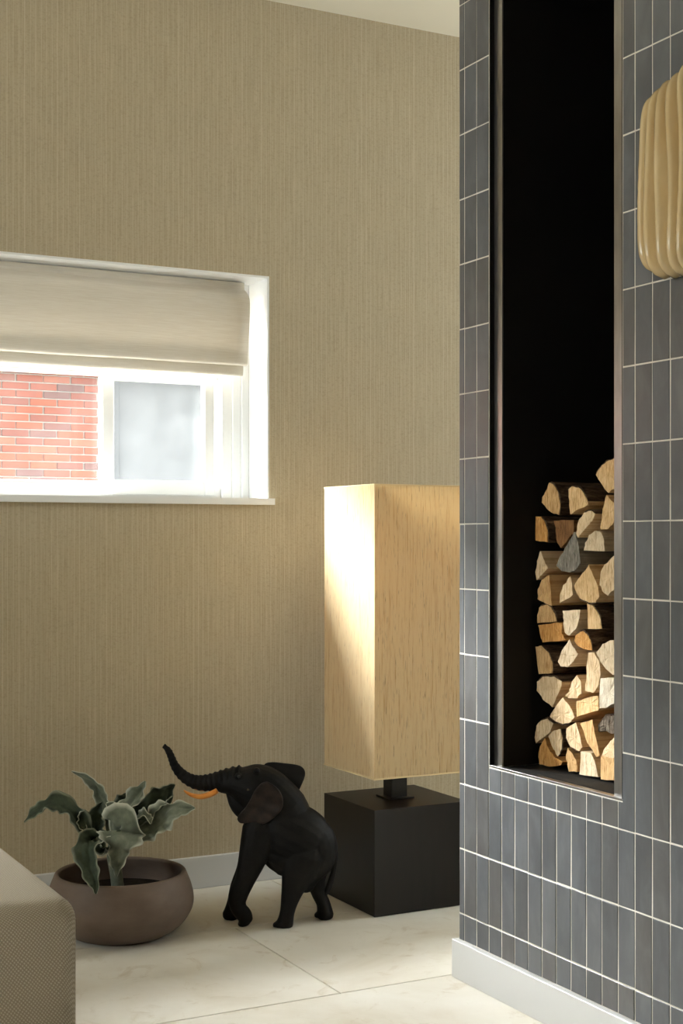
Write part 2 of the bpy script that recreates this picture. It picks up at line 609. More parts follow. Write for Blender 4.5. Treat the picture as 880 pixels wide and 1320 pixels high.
# ------------------------------------------------------------------ shape tables (metres)
LOGS = [  # (front offset, end outline as (y, z), bark span along the outline, tone, label)
 (0.0, [(2.407, 1.1545), (2.3909, 1.1695), (2.3682, 1.1812), (2.3414, 1.187), (2.3149, 1.1814), (2.3084, 1.1464), (2.3325, 1.1277), (2.3637, 1.114), (2.3909, 1.1381)], (0, 4), 'honey',
  'quarter-round split log on the very top of the stack, half hidden by the steel frame'),
 (0.004, [(2.3746, 1.1127), (2.3508, 1.0959), (2.3375, 1.0802), (2.3508, 1.0522), (2.3688, 1.0382), (2.396, 1.0384), (2.3915, 1.0583), (2.3824, 1.0924)], None, 'honey',
  'upright wedge log below the topmost log, against the steel frame'),
 (0.0, [(2.5715, 1.1445), (2.5538, 1.1385), (2.5388, 1.1225), (2.5299, 1.0955), (2.5348, 1.0704), (2.5639, 1.0768), (2.6022, 1.1001), (2.5971, 1.1121), (2.5842, 1.1269)], (0, 4), 'tan',
  'log with dark bark at the upper left corner of the stack'),
 (0.0, [(2.5009, 1.1273), (2.4897, 1.1334), (2.4656, 1.13), (2.4466, 1.1169), (2.4325, 1.0992), (2.4325, 1.0905), (2.4656, 1.0825), (2.4946, 1.0712), (2.4984, 1.1007)], (0, 4), 'honey',
  'quarter log with thick bark beside the upper left corner log'),
 (-0.004, [(2.4414, 1.0756), (2.418, 1.0793), (2.4018, 1.0727), (2.4087, 1.0585), (2.4367, 1.0386), (2.4627, 1.0207), (2.4685, 1.03), (2.4627, 1.0533)], (0, 2), 'pale',
  'pale slanted log under the bark-edged quarter log'),
 (0.0, [(2.623, 1.0701), (2.6048, 1.0698), (2.5868, 1.0545), (2.5766, 1.0303), (2.5766, 1.0108), (2.623, 1.0146)], (1, 4), 'orange',
  'orange log with bark on its right, second down the left edge of the stack'),
 (0.006, [(2.5621, 1.0597), (2.5371, 1.0609), (2.488, 1.0603), (2.489, 1.0336), (2.5007, 1.0242), (2.5193, 1.0094), (2.5371, 0.9981), (2.549, 1.0094), (2.556, 1.0363)], None, 'brown',
  'brown shaded log set back behind the grey weathered wedge'),
 (-0.005, [(2.4401, 0.9938), (2.4354, 1.0097), (2.4213, 1.027), (2.3982, 1.0372), (2.3799, 1.0326), (2.3699, 1.0156), (2.3677, 0.9924)], None, 'cream',
  'cream half-round log lying flat side down near the steel frame'),
 (-0.004, [(2.4737, 1.0353), (2.4651, 1.0213), (2.4556, 0.9951), (2.4508, 0.9662), (2.4651, 0.9543), (2.4892, 0.945), (2.5185, 0.9473), (2.5408, 0.9594), (2.5234, 0.9828), (2.4989, 1.0066)], None, 'grey',
  'grey weathered triangular log, the only grey end in the stack'),
 (-0.004, [(2.5992, 0.9926), (2.5864, 0.9761), (2.5761, 0.9612), (2.5685, 0.9538), (2.5941, 0.9382), (2.6122, 0.9256), (2.6174, 0.9453), (2.6122, 0.9697)], None, 'pale',
  'pale narrow log left of the grey weathered wedge'),
 (0.0, [(2.5715, 0.9396), (2.5664, 0.9103), (2.5599, 0.8701), (2.5842, 0.8736), (2.6162, 0.8829), (2.6152, 0.9057), (2.5997, 0.9274)], None, 'tan',
  'tan quarter log at the left edge, under the pale narrow log'),
 (0.0, [(2.4921, 0.9385), (2.4873, 0.9186), (2.4824, 0.8977), (2.5092, 0.8861), (2.5339, 0.8762), (2.5314, 0.8965), (2.519, 0.9177)], None, 'pale',
  'small pale wedge right below the grey weathered log'),
 (-0.004, [(2.4226, 0.966), (2.4087, 0.9439), (2.3931, 0.9214), (2.3857, 0.8972), (2.3995, 0.8836), (2.4226, 0.8826), (2.4556, 0.8906), (2.4761, 0.9161), (2.4603, 0.934), (2.4367, 0.9519)], (4, 7), 'honey',
  'large kite-shaped log in mid stack, pointed end up'),
 (0.0, [(2.3458, 0.9847), (2.3772, 0.9644), (2.39, 0.9443), (2.3923, 0.9214), (2.3818, 0.9075), (2.3637, 0.8988), (2.3458, 0.9115), (2.3237, 0.9402), (2.3237, 0.9793)], None, 'pale',
  'rounded log against the steel frame beside the kite-shaped log'),
 (0.0, [(2.6169, 0.8474), (2.6093, 0.8649), (2.586, 0.8721), (2.5659, 0.8685), (2.5488, 0.8524), (2.5431, 0.8365), (2.6169, 0.8285)], (1, 5), 'tan',
  'half-round log lying on a squared block at the left edge of the stack'),
 (0.0, [(2.6152, 0.8251), (2.546, 0.835), (2.5252, 0.8341), (2.524, 0.8133), (2.5151, 0.8045), (2.5079, 0.7976), (2.5976, 0.7864), (2.6064, 0.8016)], None, 'orange',
  'squared orange block under the half-round log at the left edge'),
 (-0.004, [(2.5169, 0.8624), (2.4525, 0.8676), (2.4541, 0.8504), (2.4659, 0.8251), (2.4932, 0.808), (2.5097, 0.8127), (2.5142, 0.8408)], None, 'cream',
  'cream square-topped log with rough rounded lower edge in mid stack'),
 (0.0, [(2.4337, 0.8814), (2.4127, 0.8767), (2.3918, 0.8566), (2.3841, 0.8297), (2.4311, 0.826)], (1, 3), 'honey',
  'quarter log with dark bark on its right edge, near the steel frame'),
 (0.0, [(2.4821, 0.7986), (2.4712, 0.8132), (2.4497, 0.8217), (2.4311, 0.8123), (2.4205, 0.7967), (2.4179, 0.7813), (2.4444, 0.782), (2.4658, 0.7871)], (1, 5), 'orange',
  'golden log with bark cap above the long upright log'),
 (0.0, [(2.624, 0.7764), (2.6035, 0.7805), (2.5745, 0.7662), (2.559, 0.7436), (2.559, 0.7212), (2.6122, 0.714)], (1, 4), 'tan',
  'thick-barked quarter log at the left edge, below the squared block'),
 (-0.004, [(2.4904, 0.8029), (2.4795, 0.7864), (2.4616, 0.7711), (2.4768, 0.7535), (2.4987, 0.7392), (2.5236, 0.7388), (2.5349, 0.749), (2.5208, 0.7735)], None, 'cream',
  'drop-shaped cream log lying on a dark barked side'),
 (0.0, [(2.4311, 0.7771), (2.4111, 0.7785), (2.3929, 0.7624), (2.3877, 0.7441), (2.3955, 0.708), (2.4127, 0.6908), (2.4406, 0.693), (2.4374, 0.7302)], None, 'pale',
  'long upright slab log in the lower right half of the stack'),
 (0.0, [(2.4048, 0.7783), (2.3815, 0.7986), (2.356, 0.808), (2.3309, 0.8115), (2.316, 0.7784), (2.3309, 0.7431), (2.3459, 0.7342), (2.3703, 0.7456), (2.3893, 0.7608)], None, 'cream',
  'large cream log against the steel frame, above the whitish squared log'),
 (0.0, [(2.6181, 0.6976), (2.5947, 0.7114), (2.5545, 0.7149), (2.5229, 0.7062), (2.5302, 0.6854), (2.5471, 0.6642), (2.5585, 0.6448), (2.5947, 0.6587), (2.6199, 0.6768)], (0, 3), 'pale',
  'heart-shaped log at the left edge of the lower stack'),
 (0.0, [(2.4685, 0.7259), (2.4551, 0.7123), (2.454, 0.6861), (2.4712, 0.6739), (2.503, 0.6707), (2.5112, 0.6772), (2.4985, 0.6884), (2.4876, 0.7094)], None, 'pale',
  'small arrow-shaped log above the flat rectangular block'),
 (0.0, [(2.4745, 0.6683), (2.4284, 0.6811), (2.396, 0.6879), (2.395, 0.6725), (2.395, 0.657), (2.4723, 0.6342)], None, 'honey',
  'flat rectangular block in the lower stack'),
 (-0.006, [(2.3836, 0.7264), (2.3586, 0.7302), (2.3234, 0.7317), (2.3234, 0.6929), (2.3384, 0.6762), (2.3636, 0.6646), (2.3836, 0.6618)], None, 'white',
  'whitish squared log against the steel frame, beside the long upright slab'),
 (-0.004, [(2.5153, 0.6737), (2.4877, 0.6559), (2.4724, 0.6334), (2.4888, 0.6206), (2.5153, 0.6135), (2.5478, 0.6178), (2.5661, 0.6246), (2.545, 0.6465)], (3, 6), 'pale',
  'fan-shaped log with bark along its lower edge, left of the flat block'),
 (0.0, [(2.6064, 0.6102), (2.5785, 0.6188), (2.5556, 0.6103), (2.567, 0.5903), (2.5947, 0.5739), (2.624, 0.5565), (2.627, 0.5761), (2.6211, 0.5975)], (0, 2), 'pale',
  'pale curved log at the left edge, above the large orange bottom log'),
 (0.0, [(2.5756, 0.5807), (2.5516, 0.5965), (2.5291, 0.6009), (2.5235, 0.5822), (2.5252, 0.5585), (2.5392, 0.5391), (2.5573, 0.5526)], (2, 5), 'pale',
  'bark-edged log wedged between the pale curved log and the orange bottom log'),
 (0.0, [(2.5872, 0.5667), (2.5751, 0.5451), (2.5522, 0.5272), (2.5185, 0.5219), (2.5263, 0.5131), (2.5716, 0.5028), (2.6093, 0.5027), (2.6122, 0.5298), (2.6005, 0.552)], None, 'orange',
  'large orange log at the bottom left corner of the stack'),
 (0.0, [(2.5085, 0.6054), (2.4723, 0.6229), (2.4615, 0.6031), (2.4502, 0.571), (2.4631, 0.5608), (2.493, 0.5667), (2.5096, 0.5839)], (4, 6), 'pale',
  'pale half log in the middle of the second row from the bottom'),
 (-0.004, [(2.4535, 0.6234), (2.4111, 0.637), (2.4033, 0.6104), (2.3846, 0.5629), (2.397, 0.557), (2.4285, 0.5846)], None, 'tan',
  'narrow slab log leaning down to the right in the bottom rows'),
 (0.005, [(2.4061, 0.6225), (2.3777, 0.6467), (2.3523, 0.6505), (2.3372, 0.6459), (2.3372, 0.6179), (2.3573, 0.6107), (2.3777, 0.6156), (2.4009, 0.6095)], (0, 3), 'bark',
  'ragged bark-covered log against the steel frame in the lower rows'),
 (0.0, [(2.5041, 0.5596), (2.4848, 0.5489), (2.4691, 0.5296), (2.4691, 0.5105), (2.4985, 0.5071), (2.5096, 0.5339)], None, 'tan',
  'small dark-edged log in the bottom row, second from the left'),
 (-0.004, [(2.4514, 0.558), (2.4158, 0.5583), (2.3981, 0.5352), (2.3908, 0.5102), (2.4584, 0.5058)], None, 'cream',
  'cream block in the bottom row, left of the bottom right log'),
 (0.0, [(2.355, 0.5976), (2.3805, 0.5744), (2.3857, 0.5625), (2.3611, 0.561), (2.3309, 0.5636), (2.3309, 0.5968), (2.3449, 0.6062)], None, 'pale',
  'small wedge log standing on the bottom right log'),
 (0.0, [(2.3882, 0.5495), (2.3611, 0.5527), (2.3309, 0.5531), (2.3309, 0.5034), (2.3872, 0.4985)], None, 'tan',
  'squared log at the bottom right corner of the stack'),
]
ELEPHANT = {  # centre line: along, height, depth, radius in profile, radius across
 'trunk': [(-0.3049, 0.4677, -0.004, 0.0054, 0.0054), (-0.2946, 0.4574, -0.004, 0.0087, 0.0087), (-0.2864, 0.4389, -0.003, 0.0099, 0.0099), (-0.2782, 0.4183, -0.002, 0.0115, 0.0115), (-0.2637, 0.3977, 0, 0.014, 0.014), (-0.2431, 0.3812, 0, 0.0165, 0.0165), (-0.2184, 0.3719, 0, 0.0194, 0.0185), (-0.1896, 0.3709, 0, 0.0227, 0.0216), (-0.1607, 0.374, 0, 0.0278, 0.0247), (-0.1319, 0.3771, 0, 0.034, 0.0288), (-0.103, 0.3771, 0, 0.0402, 0.035)],
 'head': [(-0.1484, 0.3688, 0, 0.0268, 0.0268), (-0.1236, 0.3709, 0, 0.0371, 0.035), (-0.0948, 0.3647, 0, 0.0536, 0.0433), (-0.068, 0.3565, 0, 0.068, 0.0495), (-0.0412, 0.34, 0, 0.0742, 0.0515), (-0.0124, 0.3111, 0, 0.0762, 0.0556), (0.0124, 0.2864, 0, 0.0742, 0.0598)],
 'jaw': [(-0.1277, 0.34, 0, 0.0144, 0.0185), (-0.1113, 0.3194, 0, 0.0247, 0.0247), (-0.0907, 0.3029, 0, 0.0309, 0.0288), (-0.0618, 0.2988, 0, 0.0371, 0.033)],
 'body': [(-0.0515, 0.2617, 0, 0.0536, 0.0412), (-0.0309, 0.2534, 0, 0.0742, 0.0536), (-0.0041, 0.2493, 0, 0.0845, 0.0639), (0.0288, 0.2328, 0, 0.0886, 0.0701), (0.0618, 0.2163, 0, 0.0865, 0.0701), (0.0907, 0.1999, 0, 0.0742, 0.0618), (0.1154, 0.1875, 0, 0.0453, 0.0453)],
 'rump': [(0.0742, 0.2328, 0, 0.0577, 0.0536), (0.0907, 0.2122, 0, 0.0618, 0.0577), (0.0927, 0.1793, 0, 0.0598, 0.0556), (0.0824, 0.1463, 0, 0.0495, 0.0495), (0.0742, 0.1174, 0, 0.0309, 0.0309)],
 'belly': [(-0.0371, 0.2081, 0, 0.033, 0.0371), (-0.0082, 0.1957, 0, 0.0536, 0.0536), (0.0247, 0.1834, 0, 0.0618, 0.0598), (0.0536, 0.1587, 0, 0.0556, 0.0536), (0.068, 0.1257, 0, 0.0412, 0.0412), (0.0701, 0.0989, 0, 0.0247, 0.0247)],
 'front_near': [(-0.0495, 0.2534, -0.03, 0.0474, 0.035), (-0.0598, 0.2081, -0.034, 0.0433, 0.033), (-0.0742, 0.1628, -0.034, 0.035, 0.0288), (-0.0907, 0.1174, -0.032, 0.0268, 0.0247), (-0.1071, 0.0804, -0.03, 0.0258, 0.0227), (-0.1092, 0.0556, -0.028, 0.0227, 0.0216), (-0.0989, 0.033, -0.028, 0.0196, 0.0206), (-0.0865, 0.0227, -0.028, 0.0175, 0.0216), (-0.0824, 0.0165, -0.028, 0.0144, 0.0185)],
 'front_near_foot': [(-0.0948, 0.0391, -0.028, 0.0165, 0.0185), (-0.0886, 0.0247, -0.028, 0.0185, 0.0227), (-0.0927, 0.0103, -0.028, 0.0165, 0.0227), (-0.0989, 0.0021, -0.028, 0.0103, 0.0185)],
 'front_far': [(-0.0536, 0.2452, 0.03, 0.0453, 0.0309), (-0.0701, 0.1875, 0.034, 0.0371, 0.0288), (-0.0886, 0.1319, 0.034, 0.0288, 0.0247), (-0.1092, 0.0845, 0.034, 0.0247, 0.0227), (-0.1216, 0.0474, 0.034, 0.0196, 0.0206), (-0.1277, 0.0247, 0.034, 0.0206, 0.0227), (-0.1319, 0.0103, 0.034, 0.0227, 0.0247)],
 'front_far_toe': [(-0.1236, 0.0185, 0.034, 0.0144, 0.0227), (-0.136, 0.0103, 0.034, 0.0113, 0.0206), (-0.1463, 0.0062, 0.034, 0.0062, 0.0165)],
 'hind_near': [(0.0659, 0.1875, -0.034, 0.0577, 0.0371), (0.0536, 0.1463, -0.036, 0.0495, 0.033), (0.0391, 0.1051, -0.036, 0.033, 0.0268), (0.0288, 0.068, -0.036, 0.0237, 0.0227), (0.0227, 0.0391, -0.036, 0.0196, 0.0206), (0.0185, 0.0185, -0.036, 0.0206, 0.0237), (0.0144, 0.0021, -0.036, 0.0237, 0.0268)],
 'hind_near_toe': [(0.0124, 0.0103, -0.036, 0.0144, 0.0247), (0.0, 0.0041, -0.036, 0.0124, 0.0227), (-0.0103, 0.0021, -0.036, 0.0072, 0.0165)],
 'hind_far': [(0.0907, 0.1751, 0.034, 0.0515, 0.035), (0.0948, 0.1298, 0.036, 0.035, 0.0288), (0.0968, 0.0968, 0.036, 0.0247, 0.0227), (0.1051, 0.0659, 0.036, 0.0196, 0.0206), (0.1154, 0.0433, 0.036, 0.0185, 0.0206), (0.1195, 0.0247, 0.036, 0.0206, 0.0227), (0.1216, 0.0103, 0.036, 0.0227, 0.0247)],
 'hind_far_toe': [(0.1174, 0.0185, 0.036, 0.0144, 0.0227), (0.1051, 0.0124, 0.036, 0.0103, 0.0185), (0.0968, 0.0093, 0.036, 0.0062, 0.0144)],
 'tail': [(0.1319, 0.237, 0, 0.0124, 0.0124), (0.1422, 0.2122, -0.004, 0.0087, 0.0082), (0.1484, 0.1793, -0.008, 0.007, 0.007), (0.1442, 0.1422, -0.01, 0.0066, 0.0066), (0.136, 0.1133, -0.012, 0.0078, 0.0072), (0.1277, 0.0886, -0.012, 0.0074, 0.0066), (0.1236, 0.0762, -0.012, 0.0031, 0.0031)],
}
NEAR_EAR = [(-0.0288, 0.3853), (-0.0082, 0.3729), (0.0062, 0.3565), (0.0134, 0.3359), (0.0103, 0.3152), (-0.0021, 0.2988), (-0.0206, 0.2823), (-0.0412, 0.272), (-0.0618, 0.272), (-0.0804, 0.274), (-0.0989, 0.272), (-0.1092, 0.2823), (-0.103, 0.2967), (-0.0865, 0.3152), (-0.0742, 0.3359), (-0.0618, 0.3606), (-0.0453, 0.3791)]
FAR_EAR = [(-0.0453, 0.4059), (-0.0391, 0.4162), (-0.0165, 0.4183), (0.0124, 0.4141), (0.0371, 0.41), (0.0556, 0.4038), (0.0659, 0.3915), (0.0659, 0.375), (0.0577, 0.3544), (0.0474, 0.3359), (0.0288, 0.3441), (0.0041, 0.3647), (-0.0206, 0.3853)]
TUSK = [(-0.1628, 0.3544, 0.0074), (-0.1751, 0.3472, 0.008), (-0.1916, 0.341, 0.0078), (-0.2102, 0.3383, 0.007), (-0.2287, 0.342, 0.0054), (-0.2431, 0.3492, 0.0035), (-0.2514, 0.3554, 0.0014)]
LEAVES = [  # spine (right, height, depth, half width), twist, fold, ruffle
 ([(-0.0662, 0.2218, 0.0, 0.008), (-0.0924, 0.268, -0.01, 0.0201), (-0.1164, 0.308, -0.01, 0.0261), (-0.1524, 0.332, -0.01, 0.0281), (-0.1914, 0.329, -0.015, 0.0221), (-0.2183, 0.312, -0.02, 0.014), (-0.2442, 0.29, -0.02, 0.002)], 35, 0.5, 0.3),
 ([(-0.031, 0.2395, 0.03, 0.008), (-0.0367, 0.2982, 0.04, 0.014), (-0.0526, 0.3369, 0.05, 0.018), (-0.0709, 0.3695, 0.05, 0.016), (-0.0993, 0.3938, 0.05, 0.01), (-0.1359, 0.4101, 0.05, 0.0016)], -20, 0.5, 0.12),
 ([(-0.053, 0.2363, -0.03, 0.01), (-0.064, 0.2628, -0.08, 0.0221), (-0.0667, 0.2541, -0.13, 0.0281), (-0.0597, 0.2257, -0.158, 0.0281), (-0.0465, 0.1959, -0.178, 0.0201), (-0.0337, 0.1692, -0.186, 0.011), (-0.0316, 0.1485, -0.187, 0.0024)], -10, 0.45, 0.28),
 ([(-0.0461, 0.2138, 0.0, 0.01), (-0.0639, 0.2478, 0.01, 0.0221), (-0.0717, 0.2779, 0.02, 0.0241), (-0.0674, 0.3083, 0.03, 0.018), (-0.0541, 0.3316, 0.035, 0.002)], 15, 0.8, 0.12),
 ([(-0.0197, 0.2236, 0.01, 0.01), (-0.0076, 0.2719, 0.01, 0.0201), (0.0085, 0.3121, 0.01, 0.0261), (0.0319, 0.3434, 0.015, 0.0261), (0.0513, 0.3667, 0.02, 0.018), (0.0614, 0.3888, 0.02, 0.003)], -25, 0.35, 0.32),
 ([(0.0039, 0.2212, 0.04, 0.01), (0.0267, 0.2759, 0.05, 0.0241), (0.0579, 0.3147, 0.06, 0.0341), (0.0905, 0.3432, 0.06, 0.0321), (0.115, 0.3636, 0.06, 0.018), (0.1333, 0.3738, 0.06, 0.002)], 30, 0.6, 0.25),
 ([(0.0131, 0.2222, -0.02, 0.012), (0.0504, 0.2562, -0.03, 0.0281), (0.0862, 0.2841, -0.03, 0.0421), (0.122, 0.3079, -0.03, 0.0421), (0.1579, 0.3238, -0.03, 0.0261), (0.1956, 0.3278, -0.03, 0.002)], -30, 0.25, 0.18),
 ([(0.0011, 0.2435, -0.045, 0.01), (0.009, 0.2804, -0.07, 0.0401), (0.016, 0.2904, -0.09, 0.0562), (0.0157, 0.2671, -0.1, 0.0501), (0.0111, 0.2338, -0.108, 0.0281), (0.0078, 0.1997, -0.112, 0.014), (0.0059, 0.1724, -0.112, 0.002)], 0, -0.25, 0.55),
 ([(-0.0507, 0.2222, -0.02, 0.008), (-0.0862, 0.2499, 0.0, 0.016), (-0.1023, 0.282, 0.0, 0.018), (-0.1023, 0.306, 0.0, 0.014), (-0.0902, 0.3181, 0.0, 0.004)], 50, 0.6, 0.22),
 ([(-0.0196, 0.223, 0.06, 0.01), (-0.0228, 0.274, 0.08, 0.0201), (-0.012, 0.309, 0.09, 0.0241), (0.0044, 0.3336, 0.09, 0.016), (0.0167, 0.3521, 0.09, 0.002)], -40, 0.5, 0.25),
 ([(0.006, 0.2258, 0.0, 0.01), (0.0421, 0.2619, 0.0, 0.018), (0.0789, 0.295, -0.005, 0.0221), (0.1069, 0.323, -0.005, 0.0201), (0.1223, 0.3421, 0.0, 0.01), (0.1344, 0.3542, 0.0, 0.002)], 60, 0.6, 0.3),
 ([(-0.006, 0.2338, 0.0, 0.008), (-0.0084, 0.284, -0.01, 0.018), (-0.0108, 0.3139, -0.02, 0.0221), (-0.0212, 0.3318, -0.03, 0.016), (-0.0323, 0.3407, -0.035, 0.002)], 25, 0.7, 0.3),
 ([(0.0085, 0.2317, 0.01, 0.008), (0.0261, 0.274, 0.0, 0.018), (0.053, 0.298, -0.02, 0.0221), (0.0717, 0.302, -0.04, 0.016), (0.085, 0.2921, -0.05, 0.002)], -55, 0.6, 0.35),
 ([(-0.0251, 0.2244, -0.03, 0.01), (-0.0399, 0.231, -0.06, 0.0201), (-0.0444, 0.2472, -0.08, 0.0221), (-0.0239, 0.2639, -0.085, 0.018), (-0.0035, 0.2728, -0.09, 0.004)], -50, 0.5, 0.25),
]

# ------------------------------------------------------------------ the room
YW = 3.85          # inner face of the window wall
X1 = 1.758         # face of the tiled wall
ZC = 2.63          # ceiling
XL, XR, YB = -3.0, 4.4, -2.7
WX0, WX1, WZ0, WZ1 = 0.10, 1.7585, 1.120, 1.804   # window opening in the wall

wall_back = boxes('wall_back', [
    ((XL, YW, -0.02), (WX0, YW + 0.30, ZC)), ((WX1, YW, -0.02), (XR, YW + 0.30, ZC)),
    ((WX0, YW, -0.02), (WX1, YW + 0.30, WZ0)), ((WX0, YW, WZ1), (WX1, YW + 0.30, ZC))], WALLPAPER)
tag(wall_back, kind='structure')
tag(boxes('ceiling', [((XL - 0.2, YB - 0.2, ZC), (XR + 0.2, YW + 0.3, ZC + 0.2))], CEILING), kind='structure')


def fill_window(name, axis, at, a0, a1, z0, z1):
    """white casement added for fill light in an out-of-view wall; axis 0: wall along x, axis 1: wall along y"""
    o = empty(name, ((a0 + a1) / 2, at, z0) if axis == 0 else (at, (a0 + a1) / 2, z0), 0 if axis == 0 else R90)
    tag(o, kind='structure')
    h, k = (a1 - a0) / 2, z1 - z0
    boxes('frame', [((-h, -0.04, 0), (-h + 0.06, 0.04, k)), ((h - 0.06, -0.04, 0), (h, 0.04, k)),
                    ((-h + 0.06, -0.04, 0), (h - 0.06, 0.04, 0.06)), ((-h + 0.06, -0.04, k - 0.06), (h - 0.06, 0.04, k))], FRAME_WHITE, o)
    boxes('mullion', [((-0.03, -0.03, 0.06), (0.03, 0.03, k - 0.06))], FRAME_WHITE, o)
    boxes('pane', [((-h + 0.06, -0.004, 0.06), (-0.03, 0.004, k - 0.06))], GLASS, o)
    boxes('pane', [((0.03, -0.004, 0.06), (h - 0.06, 0.004, k - 0.06))], GLASS, o)


LY0, LY1, LZ0, LZ1 = 1.95, 3.45, 1.20, 2.20      # added fill-light window in the left wall
SY0, SY1, SZ0, SZ1 = 2.15, 3.65, 1.25, 2.15      # added fill-light window in the far right wall
tag(boxes('wall_left', [((XL - 0.2, YB - 0.2, -0.02), (XL, LY0, ZC)), ((XL - 0.2, LY1, -0.02), (XL, YW + 0.3, ZC)),
                        ((XL - 0.2, LY0, -0.02), (XL, LY1, LZ0)), ((XL - 0.2, LY0, LZ1), (XL, LY1, ZC))], PLASTER), kind='structure')
tag(boxes('wall_far_right', [((XR, YB - 0.2, -0.02), (XR + 0.2, SY0, ZC)), ((XR, SY1, -0.02), (XR + 0.2, YW + 0.3, ZC)),
                             ((XR, SY0, -0.02), (XR + 0.2, SY1, SZ0)), ((XR, SY0, SZ1), (XR + 0.2, SY1, ZC))], PLASTER), kind='structure')
tag(boxes('wall_front', [((XL, YB - 0.2, -0.02), (XR, YB, ZC))], PLASTER), kind='structure')
fill_window('fill_window_right', 1, XR + 0.1, SY0, SY1, SZ0, SZ1)
fill_window('fill_window_left', 1, XL - 0.1, LY0, LY1, LZ0, LZ1)

# floor: 60 x 120 cm slabs in quarter bond, each a piece of its own
floor = boxes('floor', [((XL, YB, -0.12), (XR, YW, -0.0035))], FLOOR_GROUT)
tag(floor, kind='structure')
slab_cache = {}


def slab_mesh(w, h):
    key = (round(w, 4), round(h, 4))
    if key not in slab_cache:
        bm = bmesh.new()
        bm_box(bm, (-w / 2, -h / 2, -0.012), (w / 2, h / 2, 0))
        bmesh.ops.bevel(bm, geom=[e for e in bm.edges if all(v.co.z > -0.001 for v in e.verts)], offset=0.0012, segments=1, affect='EDGES')
        me = bpy.data.meshes.new('floor_slab')
        bmesh.ops.recalc_face_normals(bm, faces=bm.faces)
        bm.to_mesh(me)
        bm.free()
        me.materials.append(STONE)
        slab_cache[key] = me
    return slab_cache[key]


P, PX, J = 0.60, 1.20, 0.0025
row = -10
while 2.81 + row * P < YW:
    ya, yb = max(2.81 + row * P, YB), min(2.81 + (row + 1) * P, YW)
    if yb - ya > 0.02:
        shift = 1.46 + 0.3 * (row % 3)
        k = math.floor((XL - shift) / PX)
        while shift + k * PX < XR:
            xa, xb = max(shift + k * PX, XL), min(shift + (k + 1) * PX, XR)
            if xb - xa > 0.02:
                o = bpy.data.objects.new('floor_slab', slab_mesh(xb - xa - J, yb - ya - J))
                COL.objects.link(o)
                o.parent = floor
                o.location = ((xa + xb) / 2, (ya + yb) / 2, 0)
            k += 1
    row += 1

tag(boxes('baseboard_back', [((XL, YW - 0.012, 0), (XR, YW + 0.001, 0.092))], WHITE, bevel=0.0015, seg=1), kind='structure')

# ------------------------------------------------------------------ tiled wall with the firewood niche
YE = 2.7865                     # far end of the tiled wall
NY0, NY1, NZ0 = 2.192, 2.662, 0.506   # niche opening
NZ1 = 2.32
XB = 2.30
YN = -0.9
GX = X1 + 0.0012
wall_right = boxes('wall_right', [
    ((GX, NY1, 0), (XB, YE - 0.001, ZC)), ((GX, YN, 0), (XB, NY0, ZC)),
    ((GX, NY0, 0), (XB, NY1, NZ0)), ((GX, NY0, NZ1), (XB, NY1, ZC))], GROUT)
tag(wall_right, kind='structure')

PR, PC = 0.1505, 0.0508
Z0 = 0.1503
YJ0 = 2.7641                   # first vertical joint
BB = 0.088                     # top of the skirting
tile_cache = {}


def tile_mesh(w, h):
    key = (round(w, 4), round(h, 4))
    if key not in tile_cache:
        t, b = 0.006, 0.0009
        w2, h2 = w / 2, h / 2
        v = []
        for x, ins in ((t, 0.0), (b, 0.0), (0.0, b)):
            v += [(x, -w2 + ins, -h2 + ins), (x, w2 - ins, -h2 + ins), (x, w2 - ins, h2 - ins), (x, -w2 + ins, h2 - ins)]
        f = []
        for r in (0, 4):
            for k in range(4):
                f.append((r + k, r + 4 + k, r + 4 + (k + 1) % 4, r + (k + 1) % 4))
        f.append((8, 11, 10, 9))
        me = bpy.data.meshes.new('tile')
        me.from_pydata(v, [], f)
        me.update()
        me.materials.append(TILE)
        tile_cache[key] = me
    return tile_cache[key]


cols = [(YJ0, YE)]
y = YJ0
while y - PC > 1.56:
    cols.append((y - PC, y))
    y -= PC
ycut = y
rows = [(BB, Z0)]
z = Z0
while z < ZC - 0.03:
    rows.append((z, min(z + PR, ZC)))
    z += PR
JT = 0.0030
tiles = []
for ya, yb in cols:
    for za, zb in rows:
        pieces = [(ya, yb, za, zb)]
        if yb > NY0 + 0.004 and ya < NY1 - 0.004 and zb > NZ0 and za < NZ1:
            pieces = []
            if ya < NY0 - 0.01 and za < NZ0 - 0.01:
                notched = (ya, yb, za, zb)
                continue
            if za < NZ0 - 0.01:
                pieces.append((ya, yb, za, NZ0))
            if zb > NZ1 + 0.01:
                pieces.append((ya, yb, NZ1, zb))
            if ya < NY0 - 0.01:
                pieces.append((ya, NY0, max(za, NZ0), zb))
        for p in pieces:
            tiles.append(p)


def screen_rank(p):
    """tiles that the photograph shows come first"""
    ym, zm = (p[0] + p[1]) / 2, (p[2] + p[3]) / 2
    return (zm > 2.12) + (ym < 1.86) + (zm > 1.9 and ym > 2.6)


tiles.sort(key=screen_rank)
